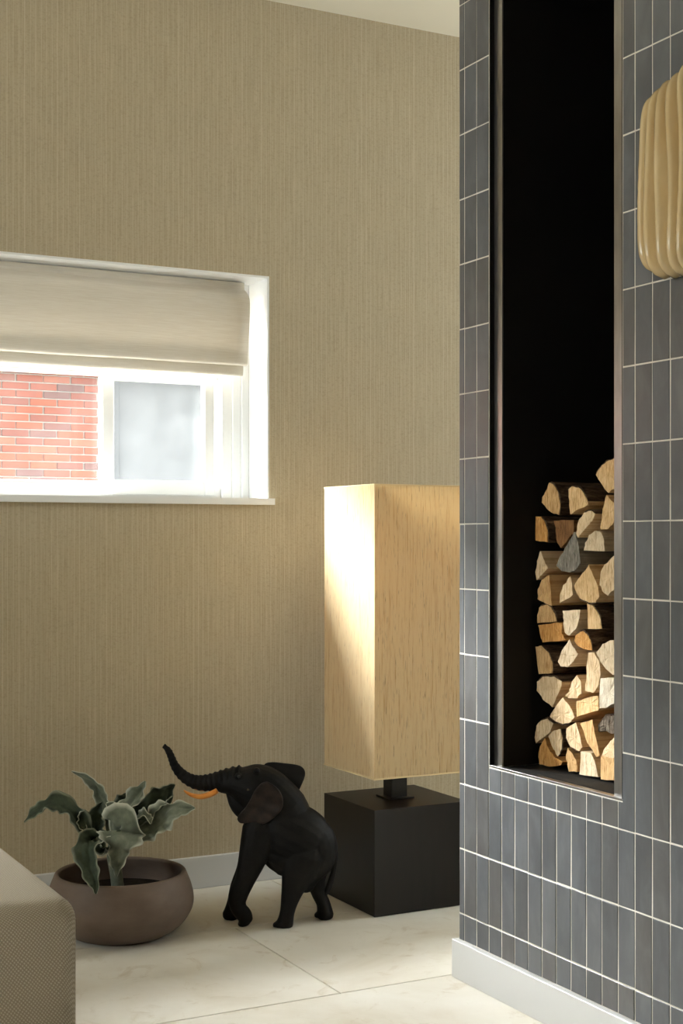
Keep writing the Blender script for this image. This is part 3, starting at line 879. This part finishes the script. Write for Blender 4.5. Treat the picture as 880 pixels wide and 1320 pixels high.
# the one tile cut round the lower corner of the niche
ya, yb, za, zb = notched
h_ = 0.0015
out = [(ya + h_, za + h_), (yb - h_, za + h_), (yb - h_, NZ0 - h_), (NY0 - h_, NZ0 - h_), (NY0 - h_, zb - h_), (ya + h_, zb - h_)]
vs = [(0.0, a - ya, b - za) for a, b in out] + [(0.006, a - ya, b - za) for a, b in out]
fs = [tuple(range(5, -1, -1))] + [(k, (k + 1) % 6, 6 + (k + 1) % 6, 6 + k) for k in range(6)]
pymesh('tile', vs, fs, TILE, wall_right, (X1, ya, za))
trnd = random.Random(3)
rest = []
for i, (ya, yb, za, zb) in enumerate(tiles):
    w, h = yb - ya - JT, zb - za - JT
    if i < 298:
        o = bpy.data.objects.new('tile', tile_mesh(w, h))
        COL.objects.link(o)
        o.parent = wall_right
        o.location = (X1 + trnd.uniform(-0.0004, 0.0004), (ya + yb) / 2 + trnd.uniform(-0.0003, 0.0003), (za + zb) / 2 + trnd.uniform(-0.0003, 0.0003))
        o.rotation_euler = (trnd.gauss(0, 0.0022), trnd.gauss(0, 0.0035), trnd.gauss(0, 0.006))
    else:
        rest.append(((X1, ya + JT / 2, za + JT / 2), (X1 + 0.006, yb - JT / 2, zb - JT / 2)))
if rest:
    o = boxes('tile_field', rest, TILE, wall_right)
    o['kind'] = 'stuff'
# beyond the tiles that are laid one by one the same glazed face goes on out of view
k = 0
far = []
y = ycut
while y > YN + 0.05:
    for za, zb in rows:
        far.append(((X1, y - PC + JT / 2, za + JT / 2), (X1 + 0.006, y - JT / 2, zb - JT / 2)))
    y -= PC
o = boxes('tile_field', far, TILE, wall_right)
o['kind'] = 'stuff'

tag(boxes('baseboard_right', [((X1 - 0.013, YN, 0), (X1 + 0.004, YE + 0.012, BB)), ((X1 + 0.004, YE - 0.001, 0), (XB, YE + 0.012, BB))],
          WHITE, bevel=0.0012, seg=1), kind='structure')

# niche: steel frame set back in the tiles, black lining
nb = empty('firewood_niche', (X1 + 0.013, (NY0 + NY1) / 2, NZ0))
tag(nb, 'tall black steel firewood niche let into the grey tiled wall', 'niche')
hy = (NY1 - NY0) / 2
hz = NZ1 - NZ0
D = XB - 0.04 - X1 - 0.013
e = 0.0005
boxes('frame_strip', [((0, hy - 0.034, 0.004), (0.004, hy - e, hz - e))], STEEL, nb, 0.0006, 1)
boxes('frame_strip', [((0, -hy + e, 0.004), (0.004, -hy + 0.042, hz - e))], STEEL, nb, 0.0006, 1)
boxes('bottom_lip', [((-0.0115, -hy + e, 0.0006), (0.006, hy - e, 0.005))], STEEL, nb, 0.0008, 1)
boxes('frame_return', [((-0.0115, hy - 0.003, 0.0052), (-0.0004, hy - e, hz - e))], NICHE_BLACK, nb)
boxes('frame_return', [((-0.0115, -hy + e, 0.0052), (-0.0004, -hy + 0.003, hz - e))], NICHE_BLACK, nb)
boxes('frame_bolt', [((-0.006, -hy + 0.004, 0.012), (0.0, -hy + 0.012, 0.030))], STEEL, nb, 0.001, 1)
boxes('lining', [((0.0045, hy - 0.032, 0.004), (D, hy - 0.028, hz)), ((0.0045, -hy + 0.028, 0.004), (D, -hy + 0.032, hz)),
                 ((D, -hy + 0.028, 0.004), (D + 0.004, hy - 0.028, hz)), ((0.0045, -hy + 0.028, hz - 0.004), (D, hy - 0.028, hz))], NICHE_BLACK, nb)
boxes('niche_floor', [((0.006, -hy + 0.032, -0.004 + 0.0045), (D, hy - 0.032, 0.0035))], NICHE_BLACK, nb)
NFLOOR = NZ0 + 0.0035

# ------------------------------------------------------------------ window with reveal and sill
w = empty('window_1', (0, 0, 0))
tag(w, kind='structure')
RZ0 = 1.139
t = 0.006
boxes('reveal', [((WX1 - t, YW - 0.0015, RZ0), (WX1, YW + 0.16, WZ1)), ((WX0, YW - 0.0015, RZ0), (WX0 + t, YW + 0.16, WZ1)),
                 ((WX0 + t, YW - 0.0015, WZ1 - t), (WX1 - t, YW + 0.16, WZ1))], FRAME_WHITE, w)
boxes('sill', [((WX0 - 0.012, YW - 0.022, WZ0), (WX1 + 0.010, YW - 0.0004, RZ0)), ((WX0 + 0.001, YW - 0.0004, WZ0 + 0.001), (WX1 - 0.001, YW + 0.16, RZ0))], FRAME_WHITE, w)
YF = YW + 0.145
IX0, IX1 = WX0 + t, WX1 - t
boxes('frame', [((1.668, YF, RZ0), (IX1, YF + 0.07, WZ1 - t)), ((IX0, YF, RZ0), (IX0 + 0.085, YF + 0.07, WZ1 - t)),
                ((IX0 + 0.085, YF + 0.01, RZ0), (1.668, YF + 0.07, RZ0 + 0.040)), ((IX0 + 0.085, YF + 0.01, 1.512), (1.668, YF + 0.07, 1.56)),
                ((IX0 + 0.085, YF, WZ1 - t - 0.05), (1.668, YF + 0.07, WZ1 - t))], FRAME_WHITE, w, 0.002, 1)
boxes('frame_bead', [((1.728, YF - 0.012, RZ0), (IX1, YF, WZ1 - t)), ((1.7, YF - 0.006, RZ0), (1.728, YF, 1.54))], FRAME_WHITE, w, 0.0015, 1)
sl = boxes('sliding_sash', [((1.288, YF - 0.004, 1.150), (1.324, YF + 0.030, 1.520)), ((1.609, YF - 0.004, 1.150), (1.642, YF + 0.030, 1.520)),
                            ((1.324, YF - 0.004, 1.150), (1.609, YF + 0.030, 1.193)), ((1.324, YF - 0.004, 1.487), (1.609, YF + 0.030, 1.520))],
           FRAME_WHITE, w, 0.002, 1)
boxes('pane', [((1.324, YF + 0.010, 1.193), (1.609, YF + 0.016, 1.487))], GLASS, w)
boxes('fixed_sash', [((IX0 + 0.085, YF + 0.032, 1.179), (1.668, YF + 0.06, 1.1905)), ((IX0 + 0.085, YF + 0.032, 1.501), (1.668, YF + 0.06, 1.512)),
                     ((1.296, YF + 0.032, 1.1905), (1.318, YF + 0.06, 1.501))], FRAME_WHITE, w, 0.0015, 1)
boxes('pane', [((IX0 + 0.085, YF + 0.042, 1.1905), (1.296, YF + 0.048, 1.501))], GLASS, w)
boxes('pane', [((1.318, YF + 0.042, 1.1905), (1.668, YF + 0.048, 1.501))], GLASS, w)
boxes('pane', [((IX0 + 0.085, YF + 0.042, 1.56), (1.668, YF + 0.048, WZ1 - t - 0.05))], GLASS, w)

# roman blind
bl = empty('roman_blind', (1.02, YW + 0.085, WZ1 - t - 0.002))
tag(bl, 'beige linen roman blind half lowered over the small window', 'blind')
bx0, bx1 = -0.90, 0.695
ZT = WZ1 - t - 0.002


def sheet(name, prof, mat, parent, x0, x1, thick=0.0015, nx=40, wob=0.0):
    """prof: (y, z) down the drop, run across x0..x1 with small waves; thick sheet"""
    prof = catmull(prof, 6)
    verts, faces = [], []
    for j, (py, pz) in enumerate(prof):
        for i in range(nx + 1):
            x = x0 + (x1 - x0) * i / nx
            q = j / (len(prof) - 1)
            dy = wob * q * (noise.noise(Vector((x * 5.0, q * 2.0, 1.7))) + 0.5 * noise.noise(Vector((x * 17, q * 3, 4.2))))
            dz = wob * 0.5 * q * noise.noise(Vector((x * 4.0, 9.0, q)))
            verts.append((x, py + dy, pz + dz))
    n = nx + 1
    for j in range(len(prof) - 1):
        for i in range(nx):
            faces.append((j * n + i, j * n + i + 1, (j + 1) * n + i + 1, (j + 1) * n + i))
    o = pymesh(name, verts, faces, mat, parent, smooth=True)
    md = o.modifiers.new('thickness', 'SOLIDIFY')
    md.thickness = thick
    md.offset = 0
    return bake(o)


boxes('headrail', [((bx0, 0.004, -0.028), (bx1, 0.034, 0.0))], FRAME_WHITE, bl, 0.002, 1)
sheet('fabric_drop', [(0.0, -0.001), (-0.001, -0.022), (-0.012, -0.030), (-0.034, -0.048), (-0.042, -0.075), (-0.037, -0.14), (-0.028, -0.20), (-0.026, -0.243), (-0.020, -0.2525), (-0.008, -0.248), (-0.004, -0.20)],
      LINEN, bl, bx0, bx1, wob=0.004)
sheet('lower_fold', [(0.000, -0.19), (-0.002, -0.23), (-0.006, -0.262), (-0.004, -0.280), (0.004, -0.2825), (0.008, -0.27), (0.008, -0.20)], LINEN, bl, bx0 + 0.004, bx1 - 0.006, wob=0.002)
boxes('bottom_bar', [((bx0 + 0.01, -0.0005, -0.278), (bx1 - 0.012, 0.0045, -0.262))], FRAME_WHITE, bl, 0.001, 1)

# ------------------------------------------------------------------ outside
tag(boxes('ground_outside', [((-14, YW + 0.3, -0.3), (22, 30, -0.15))], PAVING), kind='structure')
tag(boxes('roof_eave', [((XL - 0.3, YW + 0.3, 2.62), (XR + 0.3, YW + 0.86, 2.75))], ROOF), kind='structure')
NYW = 11.0
nw = boxes('wall_neighbour', [((-9, NYW, -0.15), (14, NYW + 0.3, 3.0))], FAR_BRICK)
tag(nw, kind='structure')
tag(boxes('added_shading_eave', [((-9.2, NYW - 1.40, 2.50), (14.2, NYW + 0.3, 2.66))], ROOF), kind='structure')  # unseen overhang added to darken the upper brick courses
bw = boxes('brickwork_bed', [((1.30, NYW - 0.008, 0.95), (3.62, NYW, 2.495))], MORTAR, nw)
bm = bmesh.new()
bm_box(bm, (-0.105, -0.012, -0.026), (0.105, 0.004, 0.026))
bmesh.ops.bevel(bm, geom=list(bm.edges), offset=0.003, segments=1, affect='EDGES')
bme = bpy.data.meshes.new('brick')
bm.to_mesh(bme)
bm.free()
bme.materials.append(BRICK)
brnd = random.Random(11)
for r in range(25):
    zz = 2.465 - r * 0.062
    k = 0
    while True:
        xx = 3.50 - k * 0.22 - (0.11 if r % 2 else 0)
        if xx < 1.45:
            break
        o = bpy.data.objects.new('brick', bme)
        COL.objects.link(o)
        o.parent = nw
        o.location = (xx + brnd.uniform(-0.003, 0.003), NYW - 0.010 + brnd.uniform(-0.003, 0.002), zz)
        k += 1
gd = empty('grey_panel', (4.75, NYW - 0.06, -0.15))
tag(gd, 'plain grey outdoor panel beside the brick wall, seen through the right window pane', 'panel')
boxes('panel_face', [((-1.10, -0.05, 0.0), (1.10, -0.005, 2.45))], CLADDING, gd, 0.004, 1)
boxes('post', [((-1.16, -0.07, 0.0), (-1.102, 0.0, 2.50))], CLADDING, gd, 0.004, 1)
boxes('post', [((1.102, -0.07, 0.0), (1.16, 0.0, 2.50))], CLADDING, gd, 0.004, 1)

# ------------------------------------------------------------------ floor lamp with square shade
lamp = empty('floor_lamp', (1.98, 3.476, 0))
tag(lamp, 'floor lamp with tall square cream silk shade on a black cube base', 'lamp')
boxes('base', [((-0.15, -0.15, 0.001), (0.15, 0.15, 0.288))], DARK_WOOD, lamp, 0.0018, 2)
boxes('neck', [((-0.025, -0.025, 0.2885), (0.025, 0.025, 0.46))], BLACK_METAL, lamp, 0.0012, 1)
boxes('neck_plate', [((-0.04, -0.04, 0.2882), (0.04, 0.04, 0.2925))], BLACK_METAL, lamp, 0.001, 1)
S0, S1, SH = 0.369, 1.167, 0.149
bm = bmesh.new()
nz = 12
cor = [(-SH, -SH), (SH, -SH), (SH, SH), (-SH, SH)]
ring = []
for a, b in zip(cor, cor[1:] + cor[:1]):
    for k in range(8):
        ring.append((a[0] + (b[0] - a[0]) * k / 8, a[1] + (b[1] - a[1]) * k / 8))
loft(bm, [[(x, yv, S0 + (S1 - S0) * j / nz) for x, yv in ring] for j in range(nz + 1)], False)
shade = from_bm('shade', bm, SILK, lamp)
md = shade.modifiers.new('thickness', 'SOLIDIFY')
md.thickness = 0.0012
md.offset = -1
bake(shade)
for zt in (S0, S1 - 0.004):
    o = 0.0012
    boxes('trim', [((-SH - o, -SH - o, zt), (SH + o, -SH - 0.0001, zt + 0.004)), ((-SH - o, SH + 0.0001, zt), (SH + o, SH + o, zt + 0.004)),
                   ((-SH - o, -SH, zt), (-SH - 0.0001, SH, zt + 0.004)), ((SH + 0.0001, -SH, zt), (SH + o, SH, zt + 0.004))], SHADE_TRIM, shade)
bm = bmesh.new()
tube(bm, [(-SH + 0.002, 0, 0.46), (SH - 0.002, 0, 0.46)], 0.003, 8)
tube(bm, [(0, -SH + 0.002, 0.46), (0, SH - 0.002, 0.46)], 0.003, 8)
from_bm('spider', bm, BLACK_METAL, lamp)
bm = bmesh.new()
lathe(bm, [(0.02, 0.455), (0.021, 0.50), (0.018, 0.505)], 20)
from_bm('socket', bm, BLACK_METAL, lamp)
bm = bmesh.new()
lathe(bm, [(0.014, 0.505), (0.018, 0.52), (0.029, 0.55), (0.030, 0.565), (0.024, 0.585), (0.010, 0.595)], 24)
from_bm('bulb', bm, BULB, lamp, smooth=True)

# ------------------------------------------------------------------ ottoman in the foreground
ot = empty('ottoman', (0.08, 2.72, 0))
tag(ot, 'beige basket-weave upholstered ottoman corner in the left foreground', 'ottoman')
bm = bmesh.new()
bm_box(bm, (-0.60, -0.45, 0.075), (0.617, 0.45, 0.424))
bmesh.ops.subdivide_edges(bm, edges=list(bm.edges), cuts=7, use_grid_fill=True)
for v in bm.verts:
    u, q, r = v.co.x / 0.61, v.co.y / 0.45, (v.co.z - 0.25) / 0.175
    v.co.z += 0.006 * max(0, 1 - u * u) * max(0, 1 - q * q) * (1 if r > 0.9 else 0)
body = from_bm('upholstered_body', bm, UPHOLSTERY, ot, smooth=True)
md = body.modifiers.new('round', 'BEVEL')
md.width = 0.04
md.segments = 6
md.limit_method = 'ANGLE'
md.angle_limit = math.radians(60)
bake(body)
body.data.shade_smooth()
for sx in (-0.52, 0.54):
    for sy in (-0.38, 0.38):
        bm = bmesh.new()
        lathe(bm, [(0.016, 0.0), (0.024, 0.078)], 20, (sx, sy))
        from_bm('leg', bm, DARK_WOOD, ot)

# ------------------------------------------------------------------ potted plant
pot = empty('potted_plant', (1.178, 3.50, 0), -YAW)
tag(pot, 'wavy grey-green felt-leaved plant in a wide brown stoneware bowl', 'plant')
prof = catmull([(0.100, 0.0), (0.125, 0.004), (0.160, 0.028), (0.183, 0.062), (0.188, 0.090), (0.182, 0.122), (0.172, 0.148), (0.168, 0.158)], 5)
prof += [(0.165, 0.161), (0.160, 0.161), (0.157, 0.158)] + catmull([(0.157, 0.155), (0.166, 0.130), (0.170, 0.105), (0.168, 0.090)], 4) + [(0.10, 0.088)]
bm = bmesh.new()
lathe(bm, prof, 72)
from_bm('bowl', bm, STONEWARE, pot, smooth=True)
bm = bmesh.new()
lathe(bm, [(0.166, 0.100), (0.150, 0.106), (0.10, 0.109), (0.05, 0.111), (0.005, 0.112)], 40)
from_bm('soil', bm, SOIL, pot, smooth=True)
bm = bmesh.new()
tube(bm, [(-0.005, 0.0, 0.10), (-0.010, -0.005, 0.15), (-0.018, 0.0, 0.20), (-0.02, 0.0, 0.24)], [0.017, 0.016, 0.018, 0.012], 14)
stem = from_bm('stem', bm, LEAF, pot, smooth=True)


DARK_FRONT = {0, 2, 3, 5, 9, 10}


def make_leaf(i, spine, twist, fold, ruffle):
    pts = catmull(spine, 9)
    n = len(pts)
    nu = 20
    tw = math.radians(twist)
    verts, faces, rims = [], [], []
    rnd = random.Random(100 + i)
    ph1, ph2 = rnd.uniform(0, 6), rnd.uniform(0, 6)
    fr1, fr2 = rnd.uniform(17, 22), rnd.uniform(17, 22)
    view = Vector((0, -1, 0.25)).normalized()
    for j, (u, hgt, dep, hw) in enumerate(pts):
        a, b = pts[max(j - 1, 0)], pts[min(j + 1, n - 1)]
        T = Vector((b[0] - a[0], b[2] - a[2], b[1] - a[1]))
        if T.length < 1e-6:
            T = Vector((0, 0, 1))
        T.normalize()
        side = T.cross(view)
        if side.length < 0.05:
            side = Vector((1, 0, 0))
        side.normalize()
        nrm = side.cross(T).normalized()
        rot = Matrix.Rotation(tw, 3, T)
        side, nrm = rot @ side, rot @ nrm
        q = j / (n - 1)
        env = min(1, 4 * q) * min(1, 5 * (1 - q) + 0.15)
        for k in range(nu + 1):
            s = -1 + 2 * k / nu
            ph, fr = (ph1, fr1) if s < 0 else (ph2, fr2)
            a_ = abs(s)
            wave = (math.sin(fr * q + ph) + 0.45 * math.sin(2.3 * fr * q + 2 * ph)) * ruffle * hw * a_ ** 2.0 * env
            scall = 1 + (0.16 * math.sin(fr * q + ph + 1.3) + 0.10 * math.sin(2.1 * fr * q + ph)) * a_ ** 3 * env
            off = fold * hw * (a_ ** 1.6)
            crumple = 0.30 * hw * noise.noise(Vector((q * 6 + i, s * 1.8, i * 3.1))) + 0.12 * hw * noise.noise(Vector((q * 14 + i, s * 4, i * 1.7)))
            verts.append(Vector((u, dep, hgt)) + side * (s * hw * scall) + nrm * (off + wave + crumple))
            rims.append(max(0.0, (a_ - 0.8) / 0.2))
    m_ = nu + 1
    for j in range(n - 1):
        for k in range(nu):
            faces.append((j * m_ + k, j * m_ + k + 1, (j + 1) * m_ + k + 1, (j + 1) * m_ + k))
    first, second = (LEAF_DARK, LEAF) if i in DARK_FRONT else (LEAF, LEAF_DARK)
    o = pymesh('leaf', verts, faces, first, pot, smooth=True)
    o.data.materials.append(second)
    at = o.data.attributes.new('rim', 'FLOAT', 'POINT')
    at.data.foreach_set('value', rims)
    md = o.modifiers.new('thickness', 'SOLIDIFY')
    md.thickness = 0.0022
    md.offset = 0
    md.material_offset = 1
    bake(o)
    o.data.shade_smooth()
    return o


for i, (spine, tw, fo, ru) in enumerate(LEAVES):
    make_leaf(i, spine, tw, fo, ru)

# ------------------------------------------------------------------ carved elephant
el = empty('elephant_figurine', (1.5848, 3.403, 0), -YAW)
tag(el, 'black carved wooden elephant striding with raised trunk and amber tusk', 'figurine')


def el_loft(bm, ctr, wrinkle=0.0, per=6, seg=20):
    pts = catmull(ctr, per)
    n = len(pts)
    rings = []
    for j, (u, z, d, r1, r2) in enumerate(pts):
        a, b = pts[max(j - 1, 0)], pts[min(j + 1, n - 1)]
        T = Vector((b[0] - a[0], 0, b[1] - a[1])).normalized()
        N = Vector((-T.z, 0, T.x))
        B = Vector((0, 1, 0))
        k = 1.0
        if wrinkle:
            k = 1 + wrinkle * (1 if j % 2 else -1)
        rings.append([Vector((u, d, z)) + N * (r1 * k * math.cos(2 * math.pi * q / seg)) + B * (r2 * k * math.sin(2 * math.pi * q / seg)) for q in range(seg)])
    # rounded caps
    def cap(ring, c, direction):
        out = []
        for ang in (30, 55, 75):
            s, h = math.cos(math.radians(ang)), math.sin(math.radians(ang))
            out.append([c + (p - c) * s + direction * ((ring[0] - c).length * h * 0.8) for p in ring])
        return out
    c0, c1 = Vector((pts[0][0], pts[0][2], pts[0][1])), Vector((pts[-1][0], pts[-1][2], pts[-1][1]))
    t0 = (c0 - Vector((pts[1][0], pts[1][2], pts[1][1]))).normalized()
    t1 = (c1 - Vector((pts[-2][0], pts[-2][2], pts[-2][1]))).normalized()
    rings = cap(rings[0], c0, t0)[::-1] + rings + cap(rings[-1], c1, t1)
    for r in rings:
        for p in r:
            if p.z < 0:
                p.z = 0
    loft(bm, rings, True)


bm = bmesh.new()
for part, ctr in ELEPHANT.items():
    if part == 'tail':
        continue
    el_loft(bm, ctr, 0.085 if part == 'trunk' else 0.0, 6 if part != 'trunk' else 4, 24)
# trunk tip: two small lips
tip = ELEPHANT['trunk'][0]
for du, dz in ((-0.004, -0.001), (0.001, 0.005)):
    tube(bm, [(tip[0] + 0.002, tip[2], tip[1] - 0.003), (tip[0] + du * 1.4, tip[2], tip[1] + dz * 1.4)], [0.0045, 0.0028], 10)
# brow ridge and forehead bumps
for (u, z, d, r) in ((-0.058, 0.409, -0.036, 0.009), (-0.107, 0.394, -0.032, 0.009)):
    bmesh.ops.create_icosphere(bm, subdivisions=2, radius=r, matrix=Matrix.Translation((u, d, z)))
body = from_bm('body', bm, EBONY, el)
md = body.modifiers.new('fuse', 'REMESH')
md.mode = 'VOXEL'
md.voxel_size = 0.0021
md2 = body.modifiers.new('soften', 'SMOOTH')
md2.iterations = 3
md2.factor = 0.5
bake(body)
body.data.shade_smooth()
zmin = min(v.co.z for v in body.data.vertices)
for v in body.data.vertices:
    v.co.z -= zmin
body.data.materials.clear()
body.data.materials.append(EBONY)

bm = bmesh.new()
el_loft(bm, ELEPHANT['tail'], 0.0, 6, 12)
from_bm('tail', bm, EBONY, el, smooth=True)


def make_ear(outline, d_front, d_back, cup, mat):
    """thin carved ear: outline in profile, depth grows from the head side to the free edge"""
    pts = [(p[0], p[1]) for p in outline]
    cl = catmull(pts + [pts[0]], 3)[:-1]
    us = [p[0] for p in cl]
    u0, u1 = min(us), max(us)
    cx = sum(us) / len(us)
    cz = sum(p[1] for p in cl) / len(cl)
    bm = bmesh.new()
    rings = []
    for s in (1.0, 0.86, 0.66, 0.42, 0.2):
        r = []
        for (u, z) in cl:
            uu, zz = cx + (u - cx) * s, cz + (z - cz) * s
            q = (uu - u0) / (u1 - u0)
            d = d_front + (d_back - d_front) * q + cup * (1 - s * s) + 0.002 * math.sin(zz * 160 + uu * 60) * s
            r.append(bm.verts.new((uu, d, zz)))
        rings.append(r)
    for a, b in zip(rings, rings[1:]):
        for k in range(len(a)):
            bm.faces.new((a[k], a[(k + 1) % len(a)], b[(k + 1) % len(a)], b[k]))
    bm.faces.new(rings[-1])
    o = from_bm('ear', bm, mat, el, smooth=True)
    md = o.modifiers.new('thickness', 'SOLIDIFY')
    md.thickness = 0.006
    md.offset = 0
    md = o.modifiers.new('round', 'SUBSURF')
    md.levels = md.render_levels = 1
    bake(o)
    o.data.shade_smooth()
    return o


o = make_ear(NEAR_EAR, -0.046, -0.064, 0.006, EBONY_BROWN)
o['label'] = 'brownish near ear folded against the neck'
make_ear(FAR_EAR, 0.040, 0.075, -0.006, EBONY)
for dd in (-0.024, 0.024):
    bm = bmesh.new()
    cl = catmull(TUSK, 5)
    tube(bm, [(u, dd, z + (0.013 if dd > 0 else 0)) for u, z, r in cl], [r for u, z, r in cl], 12)
    o = from_bm('tusk', bm, AMBER, el, smooth=True)
    o['label'] = 'amber-coloured curved tusk'
for dd in (-0.0385, 0.0385):
    bm = bmesh.new()
    bmesh.ops.create_icosphere(bm, subdivisions=2, radius=0.0045, matrix=Matrix.Translation((-0.105, dd, 0.394)))
    from_bm('eye', bm, BLACK_METAL, el, smooth=True)

# ------------------------------------------------------------------ firewood
LX = 1.858
lrnd = random.Random(5)
for off, outline, bark, tone, label in LOGS:
    n = len(outline)
    zmin = min(z for y, z in outline)
    lift = 0.0
    if zmin < NFLOOR + 0.0022:
        lift = NFLOOR + 0.0022 - zmin
    cy = sum(p[0] for p in outline) / n
    cz = sum(p[1] for p in outline) / n
    # outline with extra points, slightly rough
    pts, is_bark = [], []
    for k in range(n):
        a, b = outline[k], outline[(k + 1) % n]
        sub = 3
        in_bark = bark is not None and bark[0] <= k < bark[1]
        for q in range(sub):
            t_ = q / sub
            yy, zz = a[0] + (b[0] - a[0]) * t_, a[1] + (b[1] - a[1]) * t_
            if q:
                amp = 0.0012
                yy += lrnd.uniform(-amp, amp)
                zz += lrnd.uniform(-amp, amp)
            zz = max(zz, zmin)
            pts.append(((yy - cy) * 0.975, (zz - cz) * 0.975))
            is_bark.append(in_bark)
    N = len(pts)
    root = empty('split_log', (LX + off, cy, cz + lift))
    tag(root, label, 'log', 'split logs stacked in the niche')
    length = 0.27 - max(off, 0) + lrnd.uniform(-0.02, 0.0)
    bm = bmesh.new()
    segs = 5
    rings = []
    rough = [lrnd.uniform(-0.0012, 0.0012) for _ in pts]
    for j in range(segs + 1):
        x = length * j / segs
        k_ = 1.0 - 0.02 * j / segs
        rings.append([bm.verts.new((x + (rough[i] if j == 0 else 0), p[0] * k_, p[1] * k_)) for i, p in enumerate(pts)])
    for a, b in zip(rings, rings[1:]):
        for k in range(N):
            f = bm.faces.new((a[k], b[k], b[(k + 1) % N], a[(k + 1) % N]))
            f.material_index = 1
    # front end with an inner ring so the cut face is slightly uneven
    inner = [bm.verts.new((lrnd.uniform(-0.0015, 0.001), p[0] * 0.55, p[1] * 0.55)) for p in pts]
    fr = rings[0]
    for k in range(N):
        bm.faces.new((fr[k], fr[(k + 1) % N], inner[(k + 1) % N], inner[k]))
    cv = bm.verts.new((0.0005, 0, 0))
    for k in range(N):
        bm.faces.new((inner[k], inner[(k + 1) % N], cv))
    bf = bm.faces.new(rings[-1])
    bf.material_index = 1
    wood = from_bm('wood', bm, TONES[tone], root)
    wood.data.materials.append(SPLIT)
    if bark is not None:
        i0, i1 = bark[0] * 3, bark[1] * 3
        idx = [i % N for i in range(i0, i1 + 1)]
        bm = bmesh.new()
        th = 0.0035
        outer, inn = [], []
        segs2 = 8
        def outward(i):
            a, b = pts[(i - 1) % N], pts[(i + 1) % N]
            tx, tz = b[0] - a[0], b[1] - a[1]
            nx, nz_ = tz, -tx
            ln = math.hypot(nx, nz_) or 1
            nx, nz_ = nx / ln, nz_ / ln
            if nx * pts[i][0] + nz_ * pts[i][1] < 0:
                nx, nz_ = -nx, -nz_
            return nx, nz_
        for j in range(segs2 + 1):
            x = 0.0015 + (length - 0.004) * j / segs2
            k_ = 1.0 - 0.02 * j / segs2
            ro, ri = [], []
            for c_, i in enumerate(idx):
                nx, nz_ = outward(i)
                edge = min(c_, len(idx) - 1 - c_) / 2.0
                tt = th * min(1.0, 0.35 + edge) * (1 + lrnd.uniform(-0.35, 0.35))
                ro.append(bm.verts.new((x, pts[i][0] * k_ + nx * tt, pts[i][1] * k_ + nz_ * tt)))
                ri.append(bm.verts.new((x, pts[i][0] * k_ + nx * 0.0002, pts[i][1] * k_ + nz_ * 0.0002)))
            outer.append(ro)
            inn.append(ri)
        for j in range(segs2):
            for c_ in range(len(idx) - 1):
                bm.faces.new((outer[j][c_], outer[j + 1][c_], outer[j + 1][c_ + 1], outer[j][c_ + 1]))
        for c_ in range(len(idx) - 1):
            bm.faces.new((outer[0][c_], outer[0][c_ + 1], inn[0][c_ + 1], inn[0][c_]))
        for j in range(segs2):
            for c_ in (0, len(idx) - 1):
                bm.faces.new((outer[j][c_], outer[j + 1][c_], inn[j + 1][c_], inn[j][c_]))
        from_bm('bark', bm, BARK, root)

# ------------------------------------------------------------------ pleated ceramic wall piece
wp = empty('ceramic_wall_sculpture', (X1, 1.975, 1.68))
tag(wp, 'beige glazed ceramic wall sculpture with pleated ribs hanging on grey tiles', 'wall sculpture')
boxes('mounting_plate', [((-0.016, -0.05, -0.10), (-0.0006, 0.05, 0.10))], BLACK_METAL, wp, 0.001, 1)
# outline: top and bottom height against y (far edge +0.121)
TOP = [(-0.115, 0.13), (-0.09, 0.165), (-0.05, 0.185), (-0.02, 0.188), (0.0, 0.178), (0.022, 0.170), (0.045, 0.166), (0.062, 0.160), (0.078, 0.152), (0.088, 0.155), (0.098, 0.148), (0.106, 0.120), (0.114, 0.085)]
BOT = [(-0.115, -0.12), (-0.09, -0.165), (-0.05, -0.178), (-0.02, -0.178), (0.0, -0.177), (0.03, -0.175), (0.06, -0.172), (0.08, -0.166), (0.098, -0.152), (0.108, -0.135), (0.114, -0.110)]


def lerp_tab(tab, v):
    if v <= tab[0][0]:
        return tab[0][1]
    for a, b in zip(tab, tab[1:]):
        if v <= b[0]:
            return a[1] + (b[1] - a[1]) * (v - a[0]) / (b[0] - a[0])
    return tab[-1][1]


NU, NV = 150, 60
verts, faces = [], []
for j in range(NV + 1):
    q = j / NV
    for i in range(NU + 1):
        u = -0.115 + 0.229 * i / NU
        zt, zb = lerp_tab(TOP, u), lerp_tab(BOT, u)
        zz = zb + (zt - zb) * q
        # ribs lean outward to the top a little and wander
        wander = 0.010 * math.sin(q * 2.6 + 0.4) * (1 - abs(u) / 0.13) + 0.004 * math.sin(5 * q + u * 40)
        ph = (u + wander + 0.115) / 0.0285
        fr_ = ph - math.floor(ph)
        rib = 1 - abs(2 * (fr_ ** 0.8) - 1) ** 1.35
        edge = min(1.0, (1 - abs(u / 0.1155) ** 4)) ** 0.5
        vb = min(1.0, (1 - (2 * q - 1) ** 10)) ** 0.5
        depth = 0.016 + (0.018 + 0.030 * rib) * max(edge, 0.05) * max(vb, 0.12)
        yy = u + 0.004 * math.sin(3.0 * q + 1.0) + 0.007 * (q * (1 - q)) * 2 * (1 if u > 0 else -1) * abs(u) / 0.115
        verts.append((-depth, yy, zz + 0.010 * rib * max(0, q - 0.8) / 0.2 - 0.005 * rib * max(0, 0.15 - q) / 0.15))
for j in range(NV):
    for i in range(NU):
        a = j * (NU + 1) + i
        faces.append((a, a + 1, a + NU + 2, a + NU + 1))
o = pymesh('pleated_body', verts, faces, CERAMIC, wp, smooth=True)
md = o.modifiers.new('thickness', 'SOLIDIFY')
md.thickness = 0.005
md.offset = -1
bake(o)
o.data.shade_smooth()
